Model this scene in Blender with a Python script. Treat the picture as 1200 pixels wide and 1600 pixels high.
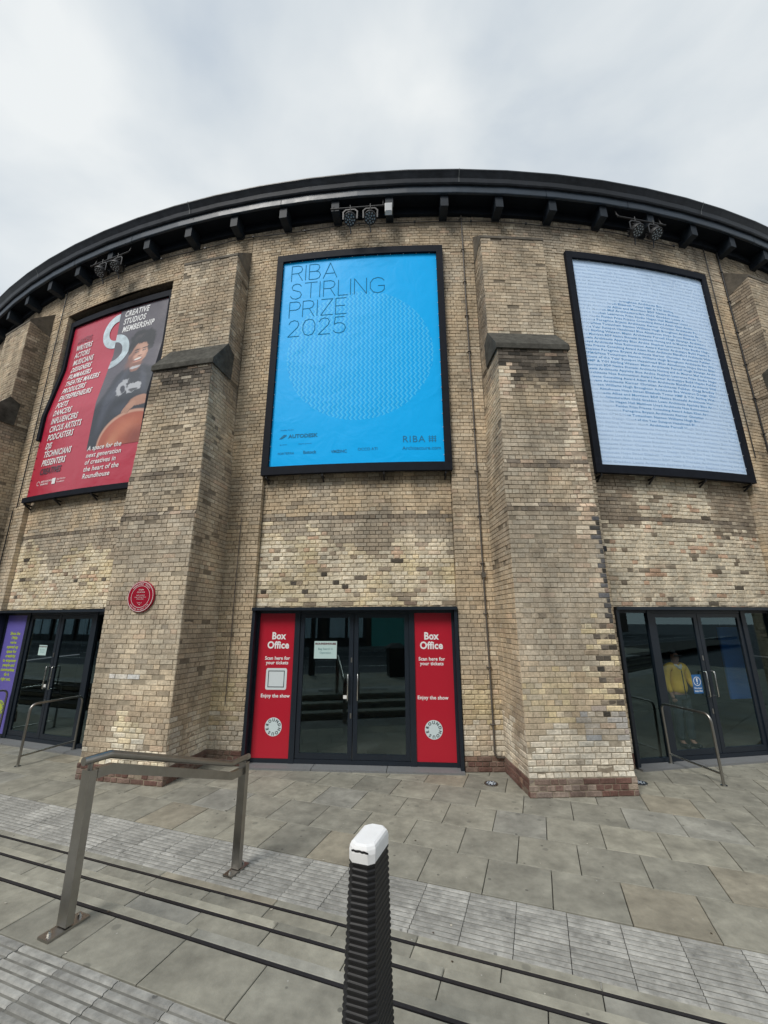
import bpy, math, random, zlib
from mathutils import Vector, Matrix, noise
random.seed(7)
RND = random.Random(11)
sc = bpy.context.scene
for o in list(bpy.data.objects): bpy.data.objects.remove(o)

# ------------------------------------------------------------------ camera, sky, sun, exposure
R = 24.4                       # outer radius of the round wall, centre at the origin
A0 = math.radians(-2.04)       # bearing of the middle doorway
BAY = math.radians(15)
cam_d = bpy.data.cameras.new('camera'); cam = bpy.data.objects.new('camera', cam_d); sc.collection.objects.link(cam)
sc.camera = cam
cam_d.sensor_fit = 'HORIZONTAL'; cam_d.sensor_width = 36; cam_d.lens = 644.35/1200*36
cam_d.clip_start = .05; cam_d.clip_end = 3000
_ya, _pi, _ro = math.radians(-2.508), math.radians(14.959), math.radians(-.093)
_F = Vector((math.sin(_ya)*math.cos(_pi), math.cos(_ya)*math.cos(_pi), math.sin(_pi)))
_X = Vector((math.cos(_ya), -math.sin(_ya), 0)); _U = _X.cross(_F)
_X2 = _X*math.cos(_ro)+_U*math.sin(_ro); _U2 = _U*math.cos(_ro)-_X*math.sin(_ro)
cam.matrix_world = Matrix.Translation((0, -31.70, 2.271)) @ Matrix((( _X2.x,_U2.x,-_F.x),(_X2.y,_U2.y,-_F.y),(_X2.z,_U2.z,-_F.z))).to_4x4()

w = bpy.data.worlds.new('World'); sc.world = w; w.use_nodes = True
nt = w.node_tree; nt.nodes.clear(); N = nt.nodes.new; L = nt.links.new
SUN_EL, SUN_AZ = math.radians(48), math.radians(212)     # azimuth from north (+y), clockwise
wo = N('ShaderNodeOutputWorld'); ms = N('ShaderNodeMixShader')
bs = N('ShaderNodeBackground'); bs.inputs[1].default_value = .09
sky = N('ShaderNodeTexSky'); sky.sky_type = 'NISHITA'; sky.sun_disc = False; sky.sun_elevation = SUN_EL; sky.sun_rotation = SUN_AZ
L(sky.outputs[0], bs.inputs[0])
bc = N('ShaderNodeBackground'); bc.inputs[1].default_value = .665
tc = N('ShaderNodeTexCoord'); mp = N('ShaderNodeMapping'); mp.inputs['Scale'].default_value = (1.0, 1.0, 1.6); mp.inputs['Location'].default_value = (.35, .1, .2)
L(tc.outputs['Generated'], mp.inputs[0])
n1 = N('ShaderNodeTexNoise'); n1.inputs['Scale'].default_value = 2.3; n1.inputs['Detail'].default_value = 6; n1.inputs['Roughness'].default_value = .48; n1.inputs['Distortion'].default_value = .35
L(mp.outputs[0], n1.inputs[0])
cr = N('ShaderNodeValToRGB'); e = cr.color_ramp
e.elements[0].position = .30; e.elements[0].color = (.47, .54, .62, 1)
e.elements[1].position = .68; e.elements[1].color = (.84, .865, .86, 1)
k_ = e.elements.new(.48); k_.color = (.66, .71, .74, 1)
L(n1.outputs[0], cr.inputs[0]); L(cr.outputs[0], bc.inputs[0])
ms.inputs[0].default_value = .9
L(bs.outputs[0], ms.inputs[1]); L(bc.outputs[0], ms.inputs[2]); L(ms.outputs[0], wo.inputs[0])

sd = bpy.data.lights.new('sun', 'SUN'); sd.energy = 1.5; sd.angle = math.radians(22); sd.color = (1, .965, .91)
sun = bpy.data.objects.new('sun', sd); sc.collection.objects.link(sun)
_s = Vector((math.sin(SUN_AZ)*math.cos(SUN_EL), math.cos(SUN_AZ)*math.cos(SUN_EL), math.sin(SUN_EL)))
sun.rotation_euler = (-_s).to_track_quat('-Z', 'Y').to_euler()
sc.view_settings.view_transform = 'Standard'; sc.view_settings.look = 'None'
sc.view_settings.exposure = 0.74; sc.view_settings.gamma = 1; sc.view_settings.use_curve_mapping = False
sc.cycles.max_bounces = 8; sc.cycles.transparent_max_bounces = 12

# ------------------------------------------------------------------ helpers
COL = sc.collection
def link(o): COL.objects.link(o); return o
def tag(o, label=None, cat=None, group=None, kind=None):
    if label: o['label'] = label
    if cat: o['category'] = cat
    if group: o['group'] = group
    if kind: o['kind'] = kind
    return o
def empty(name, loc=(0,0,0), label=None, cat=None, group=None, kind=None):
    o = bpy.data.objects.new(name, None); link(o); o.location = loc; o.empty_display_size = .2
    return tag(o, label, cat, group, kind)
def par(o, p):
    o.parent = p
    if p is not None: o.matrix_parent_inverse = Matrix.Translation(-p.location) if p.type == 'EMPTY' else Matrix.Identity(4)
    return o
class MB:
    def __init__(s): s.v=[]; s.f=[]; s.c=[]; s.uv=[]; s.m=[]; s.sm=[]
    def add(s, vs, fs, col=None, uvs=None, mi=0, smooth=False):
        b = len(s.v); s.v += [tuple(v) for v in vs]; s.f += [tuple(b+i for i in f) for f in fs]
        if col is not None: s.c += [col]*len(vs)
        if uvs is not None: s.uv += list(uvs)
        s.m += [mi]*len(fs); s.sm += [smooth]*len(fs)
    def obox(s, o, ax, ay, az, col=None, mi=0):
        o,ax,ay,az = map(Vector,(o,ax,ay,az))
        vs = [o, o+ax, o+ax+ay, o+ay, o+az, o+ax+az, o+ax+ay+az, o+ay+az]
        fs = [(0,3,2,1),(4,5,6,7),(0,1,5,4),(1,2,6,5),(2,3,7,6),(3,0,4,7)]
        if ax.cross(ay).dot(az) < 0: fs = [f[::-1] for f in fs]
        s.add(vs, fs, col, None, mi)
    def box(s, x0,x1,y0,y1,z0,z1, col=None, mi=0, M=None):
        vs = [(x0,y0,z0),(x1,y0,z0),(x1,y1,z0),(x0,y1,z0),(x0,y0,z1),(x1,y0,z1),(x1,y1,z1),(x0,y1,z1)]
        if M is not None: vs = [M @ Vector(v) for v in vs]
        s.add(vs, [(0,3,2,1),(4,5,6,7),(0,1,5,4),(1,2,6,5),(2,3,7,6),(3,0,4,7)], col, None, mi)
    def sweep(s, path, r, seg=12, rect=None, cap=True, mi=0, up=Vector((0,0,1))):
        P = [Vector(p) for p in path]; n = len(P); rings = []
        for i in range(n):
            a = (P[i]-P[i-1]).normalized() if i else (P[1]-P[0]).normalized()
            b = (P[i+1]-P[i]).normalized() if i < n-1 else a
            t = (a+b).normalized(); sc_ = 1/max(.3, t.dot(b))
            if i == 0:
                u_ = up if abs(t.dot(up)) < .95 else Vector((1,0,0))
                X = t.cross(u_).normalized(); Y = X.cross(t).normalized()
            else:
                X = (X - t*X.dot(t)).normalized(); Y = X.cross(t).normalized()
            k = (b-a); k = k.normalized() if k.length > 1e-5 else None
            if rect: offs = [X*rect[0]*sx/2+Y*rect[1]*sy/2 for sx,sy in ((1,-1),(1,1),(-1,1),(-1,-1))]
            else: offs = [X*math.cos(q)*r+Y*math.sin(q)*r for q in [2*math.pi*j/seg for j in range(seg)]]
            if k is not None:
                kk = (k - t*k.dot(t)).normalized(); offs = [o + kk*(o.dot(kk))*(sc_-1) for o in offs]
            rings.append([P[i]+o for o in offs])
        m = len(rings[0]); vs = [v for q in rings for v in q]; fs = []
        for i in range(n-1):
            for j in range(m):
                fs.append((i*m+j, i*m+(j+1)%m, (i+1)*m+(j+1)%m, (i+1)*m+j))
        fs = [f[::-1] for f in fs]
        s.add(vs, fs, None, None, mi, smooth=not rect)
        if cap:
            s.add(rings[0], [tuple(range(m))], None, None, mi); s.add(rings[-1], [tuple(reversed(range(m)))], None, None, mi)
    def build(s, name, mat, parent=None, label=None, cat=None, group=None, kind=None):
        me = bpy.data.meshes.new(name); me.from_pydata(s.v, [], s.f)
        for m_ in (mat if isinstance(mat, (list,tuple)) else [mat]): me.materials.append(m_)
        if any(s.m): me.polygons.foreach_set('material_index', s.m)
        if any(s.sm): me.polygons.foreach_set('use_smooth', s.sm)
        if s.c and len(s.c) == len(s.v):
            at = me.color_attributes.new('Col', 'FLOAT_COLOR', 'POINT')
            at.data.foreach_set('color', [q for c in s.c for q in (c[0],c[1],c[2],1)])
        if s.uv and len(s.uv) == len(s.v):
            ul = me.uv_layers.new(name='UVMap')
            vi = [0]*len(me.loops); me.loops.foreach_get('vertex_index', vi)
            ul.data.foreach_set('uv', [q for i in vi for q in s.uv[i]])
        me.update()
        o = bpy.data.objects.new(name, me); link(o); par(o, parent)
        return tag(o, label, cat, group, kind)

def mat(name, col=(.5,.5,.5), rough=.6, metal=0, spec=.5, build=None):
    m = bpy.data.materials.new(name); m.use_nodes = True
    b = m.node_tree.nodes['Principled BSDF']; b.inputs['Base Color'].default_value = (*col,1); b.inputs['Roughness'].default_value = rough
    b.inputs['Metallic'].default_value = metal; b.inputs['Specular IOR Level'].default_value = spec
    if build: build(m.node_tree, b)
    return m
def nn(t, ty, **kw):
    n = t.nodes.new(ty)
    for k, v in kw.items():
        if hasattr(n, k): setattr(n, k, v)
        else: n.inputs[k.replace('_',' ')].default_value = v
    return n
def noisy(base_src, amt=.25, scale=6, bump=.3, bscale=60, bdist=.004, big=0, bigscale=.8, rough=None, streak=0, spots=0):
    """colour = base * noise; base_src: 'attr' | 'obj' | rgb"""
    def f(t, b):
        tc = nn(t,'ShaderNodeNewGeometry'); POS = tc.outputs['Position']
        if base_src == 'obj' and spots:
            oi = nn(t,'ShaderNodeObjectInfo'); va = nn(t,'ShaderNodeVectorMath', operation='SCALE'); t.links.new(oi.outputs['Location'], va.inputs[0]); va.inputs['Scale'].default_value = 37.3
            vb = nn(t,'ShaderNodeVectorMath', operation='ADD'); t.links.new(POS, vb.inputs[0]); t.links.new(va.outputs[0], vb.inputs[1]); POS = vb.outputs[0]
        if base_src == 'attr': src = nn(t,'ShaderNodeAttribute', attribute_name='Col').outputs['Color']
        elif base_src == 'obj': src = nn(t,'ShaderNodeObjectInfo').outputs['Color']
        else:
            r_ = nn(t,'ShaderNodeRGB'); r_.outputs[0].default_value = (*base_src,1); src = r_.outputs[0]
        n1 = nn(t,'ShaderNodeTexNoise', Scale=scale, Detail=6, Roughness=.65); t.links.new(POS, n1.inputs['Vector'])
        mr = nn(t,'ShaderNodeMapRange'); mr.inputs[1].default_value=.25; mr.inputs[2].default_value=.75; mr.inputs[3].default_value=1-amt; mr.inputs[4].default_value=1+amt
        t.links.new(n1.outputs[0], mr.inputs[0])
        vm = nn(t,'ShaderNodeVectorMath', operation='SCALE'); t.links.new(src, vm.inputs[0]); t.links.new(mr.outputs[0], vm.inputs['Scale'])
        out = vm.outputs[0]
        if big:
            n2 = nn(t,'ShaderNodeTexNoise', Scale=bigscale, Detail=4, Roughness=.6); t.links.new(POS, n2.inputs['Vector'])
            m2 = nn(t,'ShaderNodeMapRange'); m2.inputs[1].default_value=.3; m2.inputs[2].default_value=.7; m2.inputs[3].default_value=1-big; m2.inputs[4].default_value=1+big
            t.links.new(n2.outputs[0], m2.inputs[0])
            v2 = nn(t,'ShaderNodeVectorMath', operation='SCALE'); t.links.new(out, v2.inputs[0]); t.links.new(m2.outputs[0], v2.inputs['Scale']); out = v2.outputs[0]
        if streak:
            mp_ = nn(t,'ShaderNodeMapping'); mp_.inputs['Scale'].default_value = (2.2,2.2,.45); t.links.new(POS, mp_.inputs[0])
            n5 = nn(t,'ShaderNodeTexNoise', Scale=1.0, Detail=5, Roughness=.62); t.links.new(mp_.outputs[0], n5.inputs['Vector'])
            m5 = nn(t,'ShaderNodeMapRange'); m5.inputs[1].default_value=.33; m5.inputs[2].default_value=.67; m5.inputs[3].default_value=1-streak; m5.inputs[4].default_value=1+streak*.8
            t.links.new(n5.outputs[0], m5.inputs[0])
            v5 = nn(t,'ShaderNodeVectorMath', operation='SCALE'); t.links.new(out, v5.inputs[0]); t.links.new(m5.outputs[0], v5.inputs['Scale']); out = v5.outputs[0]
        if spots:
            for sc_, thr, colr, fac in ((7,.085,(.035,.035,.033),.55),(11,.055,(.42,.42,.39),.6),(4.3,.11,(.06,.06,.055),.35)):
                vo = nn(t,'ShaderNodeTexVoronoi', Scale=sc_, Randomness=1.0); t.links.new(POS, vo.inputs['Vector'])
                mo_ = nn(t,'ShaderNodeMapRange'); mo_.inputs[1].default_value=thr; mo_.inputs[2].default_value=thr*1.35; mo_.inputs[3].default_value=fac; mo_.inputs[4].default_value=0
                t.links.new(vo.outputs['Distance'], mo_.inputs[0])
                sp = nn(t,'ShaderNodeSeparateColor'); t.links.new(vo.outputs['Color'], sp.inputs[0])
                gt = nn(t,'ShaderNodeMath', operation='GREATER_THAN'); gt.inputs[1].default_value = .72; t.links.new(sp.outputs[0], gt.inputs[0])
                mu = nn(t,'ShaderNodeMath', operation='MULTIPLY'); t.links.new(gt.outputs[0], mu.inputs[0]); t.links.new(mo_.outputs[0], mu.inputs[1])
                mx = t.nodes.new('ShaderNodeMix'); mx.data_type='RGBA'; mx.inputs[7].default_value=(*colr,1); t.links.new(out, mx.inputs[6]); t.links.new(mu.outputs[0], mx.inputs[0]); out = mx.outputs[2]
        t.links.new(out, b.inputs['Base Color'])
        if bump:
            n3 = nn(t,'ShaderNodeTexNoise', Scale=bscale, Detail=5, Roughness=.7); t.links.new(POS, n3.inputs['Vector'])
            bp = nn(t,'ShaderNodeBump', Strength=bump, Distance=bdist); t.links.new(n3.outputs[0], bp.inputs['Height']); t.links.new(bp.outputs[0], b.inputs['Normal'])
        if rough:
            m4 = nn(t,'ShaderNodeMapRange'); m4.inputs[3].default_value=rough[0]; m4.inputs[4].default_value=rough[1]
            t.links.new(n1.outputs[0], m4.inputs[0]); t.links.new(m4.outputs[0], b.inputs['Roughness'])
    return f

M = {}
M['brick'] = mat('brick_joined', rough=.92, spec=.2, build=noisy('attr', .32, 30, .9, 70, .009, .20, 2.9, streak=.27))
M['brick1'] = mat('brick_single', rough=.92, spec=.2, build=noisy('obj', .32, 30, .9, 70, .009, .20, 2.9, streak=.27))
M['mortar'] = mat('mortar', rough=.95, spec=.15, build=noisy('attr', .3, 14, .8, 70, .008, .12, 2.3, streak=.2))
M['render'] = mat('cement_render', rough=.93, spec=.2, build=noisy((.13,.115,.095), .35, 7, .6, 40, .01, .3, 1.3))
M['capstone'] = mat('sooty_cap', rough=.9, spec=.2, build=noisy((.075,.072,.062), .5, 9, .7, 30, .012, .35, 2.1))
M['eave'] = mat('eave_paint', rough=.38, build=noisy((.022,.034,.050), .3, 5, .25, 20, .004, .25, 1.1, rough=(.3,.55)))
M['soffit'] = mat('soffit_paint', rough=.75, spec=.2, build=noisy((.005,.008,.013), .3, 5, .2, 20, .004))
M['gutter'] = mat('gutter_paint', rough=.4, build=noisy((.017,.020,.027), .35, 6, .3, 14, .006, .3, 1.5, rough=(.3,.6)))
M['timber'] = mat('bracket_paint', rough=.6, spec=.3, build=noisy((.012,.018,.026), .35, 7, .3, 30, .004))
M['seam'] = mat('seam_sealant', (.16,.17,.17), .6)
M['roof'] = mat('roof_slate', (.06,.065,.07), .7)
M['frame'] = mat('door_frame_paint', rough=.35, build=noisy((.011,.017,.026), .12, 5, 0))
M['bframe'] = mat('banner_frame_paint', rough=.6, spec=.12, build=noisy((.010,.012,.018), .3, 8, .15, 25, .003, rough=(.55,.75)))
M['steel'] = mat('brushed_steel', rough=.34, metal=1, build=noisy((.36,.345,.32), .14, 9, .1, 200, .001, rough=(.28,.42)))
M['steel2'] = mat('bright_steel', (.6,.6,.58), .22, 1)
M['black'] = mat('black_plastic', (.012,.012,.014), .45)
M['conduit'] = mat('grey_conduit', rough=.6, build=noisy((.10,.085,.072), .3, 8, 0))
M['iron'] = mat('black_iron', rough=.5, build=noisy((.017,.016,.017), .3, 8, 0))
M['slab'] = mat('york_stone', rough=.8, spec=.35, build=noisy('obj', .24, 9, .5, 40, .005, .24, 2.4, rough=(.62,.9), spots=1))
M['slab_attr'] = mat('york_stone_joined', rough=.8, spec=.35, build=noisy('attr', .24, 9, .5, 40, .005, .24, 2.4, rough=(.62,.9), spots=1))
M['tile'] = mat('corduroy_tile', rough=.88, build=noisy('obj', .42, 13, .6, 60, .005, .28, 1.9, spots=1))
M['tile_dirt'] = mat('tile_groove_dirt', rough=.95, build=noisy((.17,.165,.145), .4, 10, .4, 60, .004, .3, 2))
M['bed'] = mat('joint_sand', rough=.95, build=noisy((.045,.042,.036), .4, 12, .5, 60, .006))
M['nosing'] = mat('nosing_strip_rubber', rough=.55, build=noisy((.013,.012,.014), .3, 25, .2, 120, .002))
M['granite'] = mat('grey_granite', rough=.6, build=noisy((.17,.175,.18), .14, 40, .1, 90, .002, .1, 1))
M['asphalt'] = mat('asphalt', rough=.85, build=noisy((.05,.055,.062), .2, 30, .4, 90, .004, .15, .6))
M['white'] = mat('white_paint', (.78,.78,.76), .5)
M['red_sign'] = mat('red_vinyl', (.46,.012,.03), .28)
M['wprint'] = mat('white_print', (.82,.82,.82), .5)
M['dprint'] = mat('dark_print', (.03,.045,.07), .5)
M['bdgy'] = mat('grey_print', (.03,.20,.38), .7, 0, .1)
M['paper'] = mat('paper', (.5,.66,.64), .5)
M['purple'] = mat('purple_vinyl', (.14,.12,.42), .3)
M['lime'] = mat('lime_print', (.42,.52,.06), .5)

def glass_mat(name, tint, refl, ior=1.5):
    m = bpy.data.materials.new(name); m.use_nodes = True; t = m.node_tree; t.nodes.clear()
    o = nn(t,'ShaderNodeOutputMaterial'); mx = nn(t,'ShaderNodeMixShader'); tr = nn(t,'ShaderNodeBsdfTransparent'); gl = nn(t,'ShaderNodeBsdfGlossy')
    tr.inputs[0].default_value = (*tint,1); gl.inputs['Roughness'].default_value = .0; gl.inputs['Color'].default_value = (.62,.86,.92,1)
    fr = nn(t,'ShaderNodeFresnel', IOR=ior); ad = nn(t,'ShaderNodeMath', operation='ADD'); ad.inputs[1].default_value = refl; ad.use_clamp = True
    ge = nn(t,'ShaderNodeNewGeometry'); fb = nn(t,'ShaderNodeMath', operation='SUBTRACT'); fb.inputs[0].default_value = 1; t.links.new(ge.outputs['Backfacing'], fb.inputs[1])
    mu = nn(t,'ShaderNodeMath', operation='MULTIPLY'); t.links.new(fr.outputs[0], ad.inputs[0]); t.links.new(ad.outputs[0], mu.inputs[0]); t.links.new(fb.outputs[0], mu.inputs[1]); t.links.new(mu.outputs[0], mx.inputs[0])
    t.links.new(tr.outputs[0], mx.inputs[1]); t.links.new(gl.outputs[0], mx.inputs[2]); t.links.new(mx.outputs[0], o.inputs[0])
    return m
M['glass'] = glass_mat('tinted_glass', (.84,.89,.90), .065)

def pol(ang, r, z): return Vector((r*math.sin(ang), -r*math.cos(ang), z))
def cyl(s, r, z): return pol(A0 + s/R, r, z)            # s: metres along the wall from the middle doorway
def frame_at(k):                                         # outward and tangential unit vectors at bay index k
    a = A0 + BAY*k; return Vector((math.sin(a), -math.cos(a), 0)), Vector((math.cos(a), math.sin(a), 0))
def flat(k, u, r, z):
    c, t = frame_at(k); return c*r + t*u + Vector((0,0,z))
UVA = math.radians(17.2)
UX, VX = Vector((math.cos(UVA), -math.sin(UVA), 0)), Vector((math.sin(UVA), math.cos(UVA), 0))
def uv(u, v, z=0): return UX*u + VX*v + Vector((0,0,z))
MUV = Matrix((( UX.x,VX.x,0,0),(UX.y,VX.y,0,0),(0,0,1,0),(0,0,0,1)))

# text -> flat polygons
_cap = {}
def text2d(body, cap, bold=0, shear=0, xs=1, align='LEFT', res=3, spacing=1.0, line=1.0):
    cu = bpy.data.curves.new('t', 'FONT'); cu.body = body; cu.size = 1; cu.offset = bold; cu.shear = shear
    cu.resolution_u = res; cu.space_character = spacing; cu.align_x = align; cu.space_line = line
    o = bpy.data.objects.new('t', cu); me = o.to_mesh()
    k = cap/.70
    vs = [(v.co.x*k*xs, v.co.y*k) for v in me.vertices]; fs = [tuple(p.vertices) for p in me.polygons]
    o.to_mesh_clear(); bpy.data.objects.remove(o); bpy.data.curves.remove(cu)
    return vs, fs
def put_text(mb, fn, x, z, body, cap, uvon=False, rot=0, mi=0, **kw):
    vs, fs = text2d(body, cap, **kw)
    if rot: c_, s_ = math.cos(rot), math.sin(rot); vs = [(a*c_-b*s_, a*s_+b*c_) for a,b in vs]
    mb.add([fn(x+a, z+b) for a,b in vs], fs, None, [(x+a, z+b) for a,b in vs] if uvon else None, mi)
def poly(mb, fn, pts, mi=0): mb.add([fn(*p) for p in pts], [tuple(range(len(pts)))], None, None, mi)
def disc_pts(cx, cz, rx, rz=None, n=28): rz = rz or rx; return [(cx+rx*math.cos(2*math.pi*i/n), cz+rz*math.sin(2*math.pi*i/n)) for i in range(n)]
def ringpoly(mb, fn, cx, cz, r0, r1, a0=0, a1=360, n=36, mi=0):
    vs=[];fs=[]
    for i in range(n+1):
        q = math.radians(a0+(a1-a0)*i/n)
        vs += [fn(cx+r0*math.cos(q), cz+r0*math.sin(q)), fn(cx+r1*math.cos(q), cz+r1*math.sin(q))]
        if i: fs.append((2*i-2, 2*i-1, 2*i+1, 2*i))
    if a1 > a0: pass
    mb.add(vs, fs, None, None, mi)

# ------------------------------------------------------------------ brick colours (stains, repairs and brick kinds that belong to the wall itself)
def nz(a, b, s=1.0, o=0.0): return noise.noise(Vector((a*s+o, b*s-o, o*1.7)))
def lerp(a, b, t): t = max(0, min(1, t)); return tuple(x+(y-x)*t for x, y in zip(a, b))
BUFF=(.56,.445,.305); GREY=(.46,.395,.305); PALE=(.72,.635,.49); DARK=(.20,.168,.135); SOOT=(.050,.045,.038); PLINTH=(.150,.085,.070); PINK=(.55,.38,.27); YEL=(.64,.53,.33); WHITISH=(.70,.645,.54); BROWN=(.36,.295,.22)
def brick_col(kind, k, u, z, rn):
    g = random.Random(int(u*977)+int(z*7919)+int(k*31337)+len(kind)*101) if rn is None else rn
    x = u + k*6.39; z0_ = z; z = z + (g.random()-.5)*.26 if z > .45 else z
    n = nz(x, z, .9, 3.1); n2 = nz(x, z, 2.6, 9.7); n3 = nz(x, z, .35, 20.0)
    c = lerp(BUFF, GREY, .40 + n*.9); var = .105
    worn = 0
    if kind == 'panel':
        edge = 3.62 + nz(x, 0, 1.1, 5)*.5 + nz(x, z, 3, 2)*.15
        pale = lerp(PALE, YEL, .3+n2)
        if k >= 1:
            grime = (u < -.95 and z > 4.05) or (u > .75 and z > 3.95)
            c = lerp(BROWN, DARK, .1+n) if grime else lerp(PALE, GREY, .1 + max(0, n2)*1.1); worn = 0 if grime else 1
            if not grime and g.random() < .05: c = lerp(SOOT, BROWN, .2+g.random()*.8)
            elif not grime and g.random() < .06: c = PINK
        elif z < edge:
            c = pale; worn = 1; r_ = g.random()
            if r_ < .025: c = lerp(SOOT, DARK, g.random())
            elif r_ < .08: c = lerp(c, PINK, .8)
            elif r_ < .14: c = BROWN
        elif z < 4.2: c = lerp(BROWN, GREY, .7+n*1.1)
        else: c = lerp(BUFF, GREY, .3+n2)
        if 4.12 < z0_ < 4.21: c = lerp(DARK, BROWN, g.random()*.6)
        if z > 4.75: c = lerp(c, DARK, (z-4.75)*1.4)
    elif kind in ('pier', 'upper'):
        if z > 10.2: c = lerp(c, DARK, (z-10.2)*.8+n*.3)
        if 4.1 < z < 5: c = lerp(c, BROWN, .35)
        if z < .7: c = lerp(WHITISH, c, .2+abs(n2)); worn = 1
        elif z < 1.4: c = lerp(c, YEL, .5+n2); worn=1
        if z < .24: c = lerp(PLINTH, BROWN, max(0, n2)*.8)
        if k == -1 and kind=='upper': c = lerp(c, BROWN, .3)
    elif kind == 'cap_up':
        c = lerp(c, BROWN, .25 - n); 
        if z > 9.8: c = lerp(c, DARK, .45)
        if z < 7.75: c = lerp(c, PALE, .35)
    elif kind == 'front':
        c = lerp(c, GREY, .45+n)
        if z < 4.1 and z > 1.6: c = lerp(GREY, BROWN, .25+n*1.2)
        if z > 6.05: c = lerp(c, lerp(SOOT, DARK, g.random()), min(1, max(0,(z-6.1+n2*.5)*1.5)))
        if 4.0 < z0_ < 4.09 or 4.76 < z0_ < 4.85: c = lerp(DARK, BROWN, g.random())
        if k > 0:
            e1 = .38 + nz(z, 0, 2.1)*.25 + (.25 if z < 3.4 else 0)
            if 2.35 < z < 6.1 and u > e1 and g.random() < .86: c = lerp(PALE, PINK, g.random()*.8); worn = 1
            if u < -.42 and 6.1 < z < 6.7 and g.random() < .8: c = lerp(PALE, PINK, g.random()*.7)
            if z > 2.0 and z < 3.9 and u > .63: c = lerp(SOOT, (.16,.16,.17), g.random()*.9)
            if .85 < z < 2.3 and u > .22+ (.2 if int(z0_/.15)%2 else 0): 
                r_ = g.random(); worn = 1
                c = lerp(SOOT, DARK, g.random()*.8) if (int(z0_/.075)%2 and u > .45 and g.random() < .8) else lerp(YEL, PALE, r_) if r_ < .6 else BROWN
            elif .95 < z < 1.5 and u < -.1: c = lerp(YEL, GREY, g.random())
            if .62 < z < .98 and u > .1: c = lerp((.42,.42,.42), GREY, g.random())
            if .25 < z < .74 + n2*.35: c = lerp(WHITISH, c, .1+abs(n2)*.6); worn = 1
        elif k < 0:
            if 1.2 < z < 3.1: c = lerp(c, lerp(BUFF, PALE, .5), .35 + n2)
            if 1.45 < z0_ < 1.52 and abs(u+.1) < .3: c = (.68,.66,.62)
            if .55 < z < 1.0: c = lerp(c, BROWN, .5)
            if z < .60 + n2*.5: c = lerp(WHITISH, YEL, abs(n2)+g.random()*.3); worn = 1
        if z < .24: c = lerp(PLINTH, (.36,.31,.26), max(0, .12+n2+n)*1.1 if g.random()<.8 else .7*g.random()); worn = 1
    elif kind == 'side':
        c = lerp(c, BROWN, .45+n*.6)
        if z > 6.6: c = lerp(c, DARK, .5)
        if z < .8: c = lerp(WHITISH, c, .35+abs(n2)); worn = 1
        if z < .24: c = lerp(PLINTH, BROWN, max(0, n2)*.8)
    r_ = g.random()
    if r_ < .02: c = lerp(c, DARK, .5)
    elif r_ < .05: c = lerp(c, PINK, .35)
    elif r_ < .11: c = lerp(c, PALE, .35)
    f = 1 + (g.random()-.5)*2*var; h = (g.random()-.5)*.05
    return (c[0]*f*(1+h), c[1]*f, c[2]*f*(1-h)), worn
def mortar_col(kind, k, u, z):
    c, w_ = brick_col(kind, k, u, z, random.Random(5))
    base = lerp(c, (.22,.19,.15), .6)
    if kind == 'front' and z < 4: base = lerp(base, (.36,.31,.23), .5)
    elif not w_: base = tuple(q*.60 for q in base)
    return base

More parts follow.
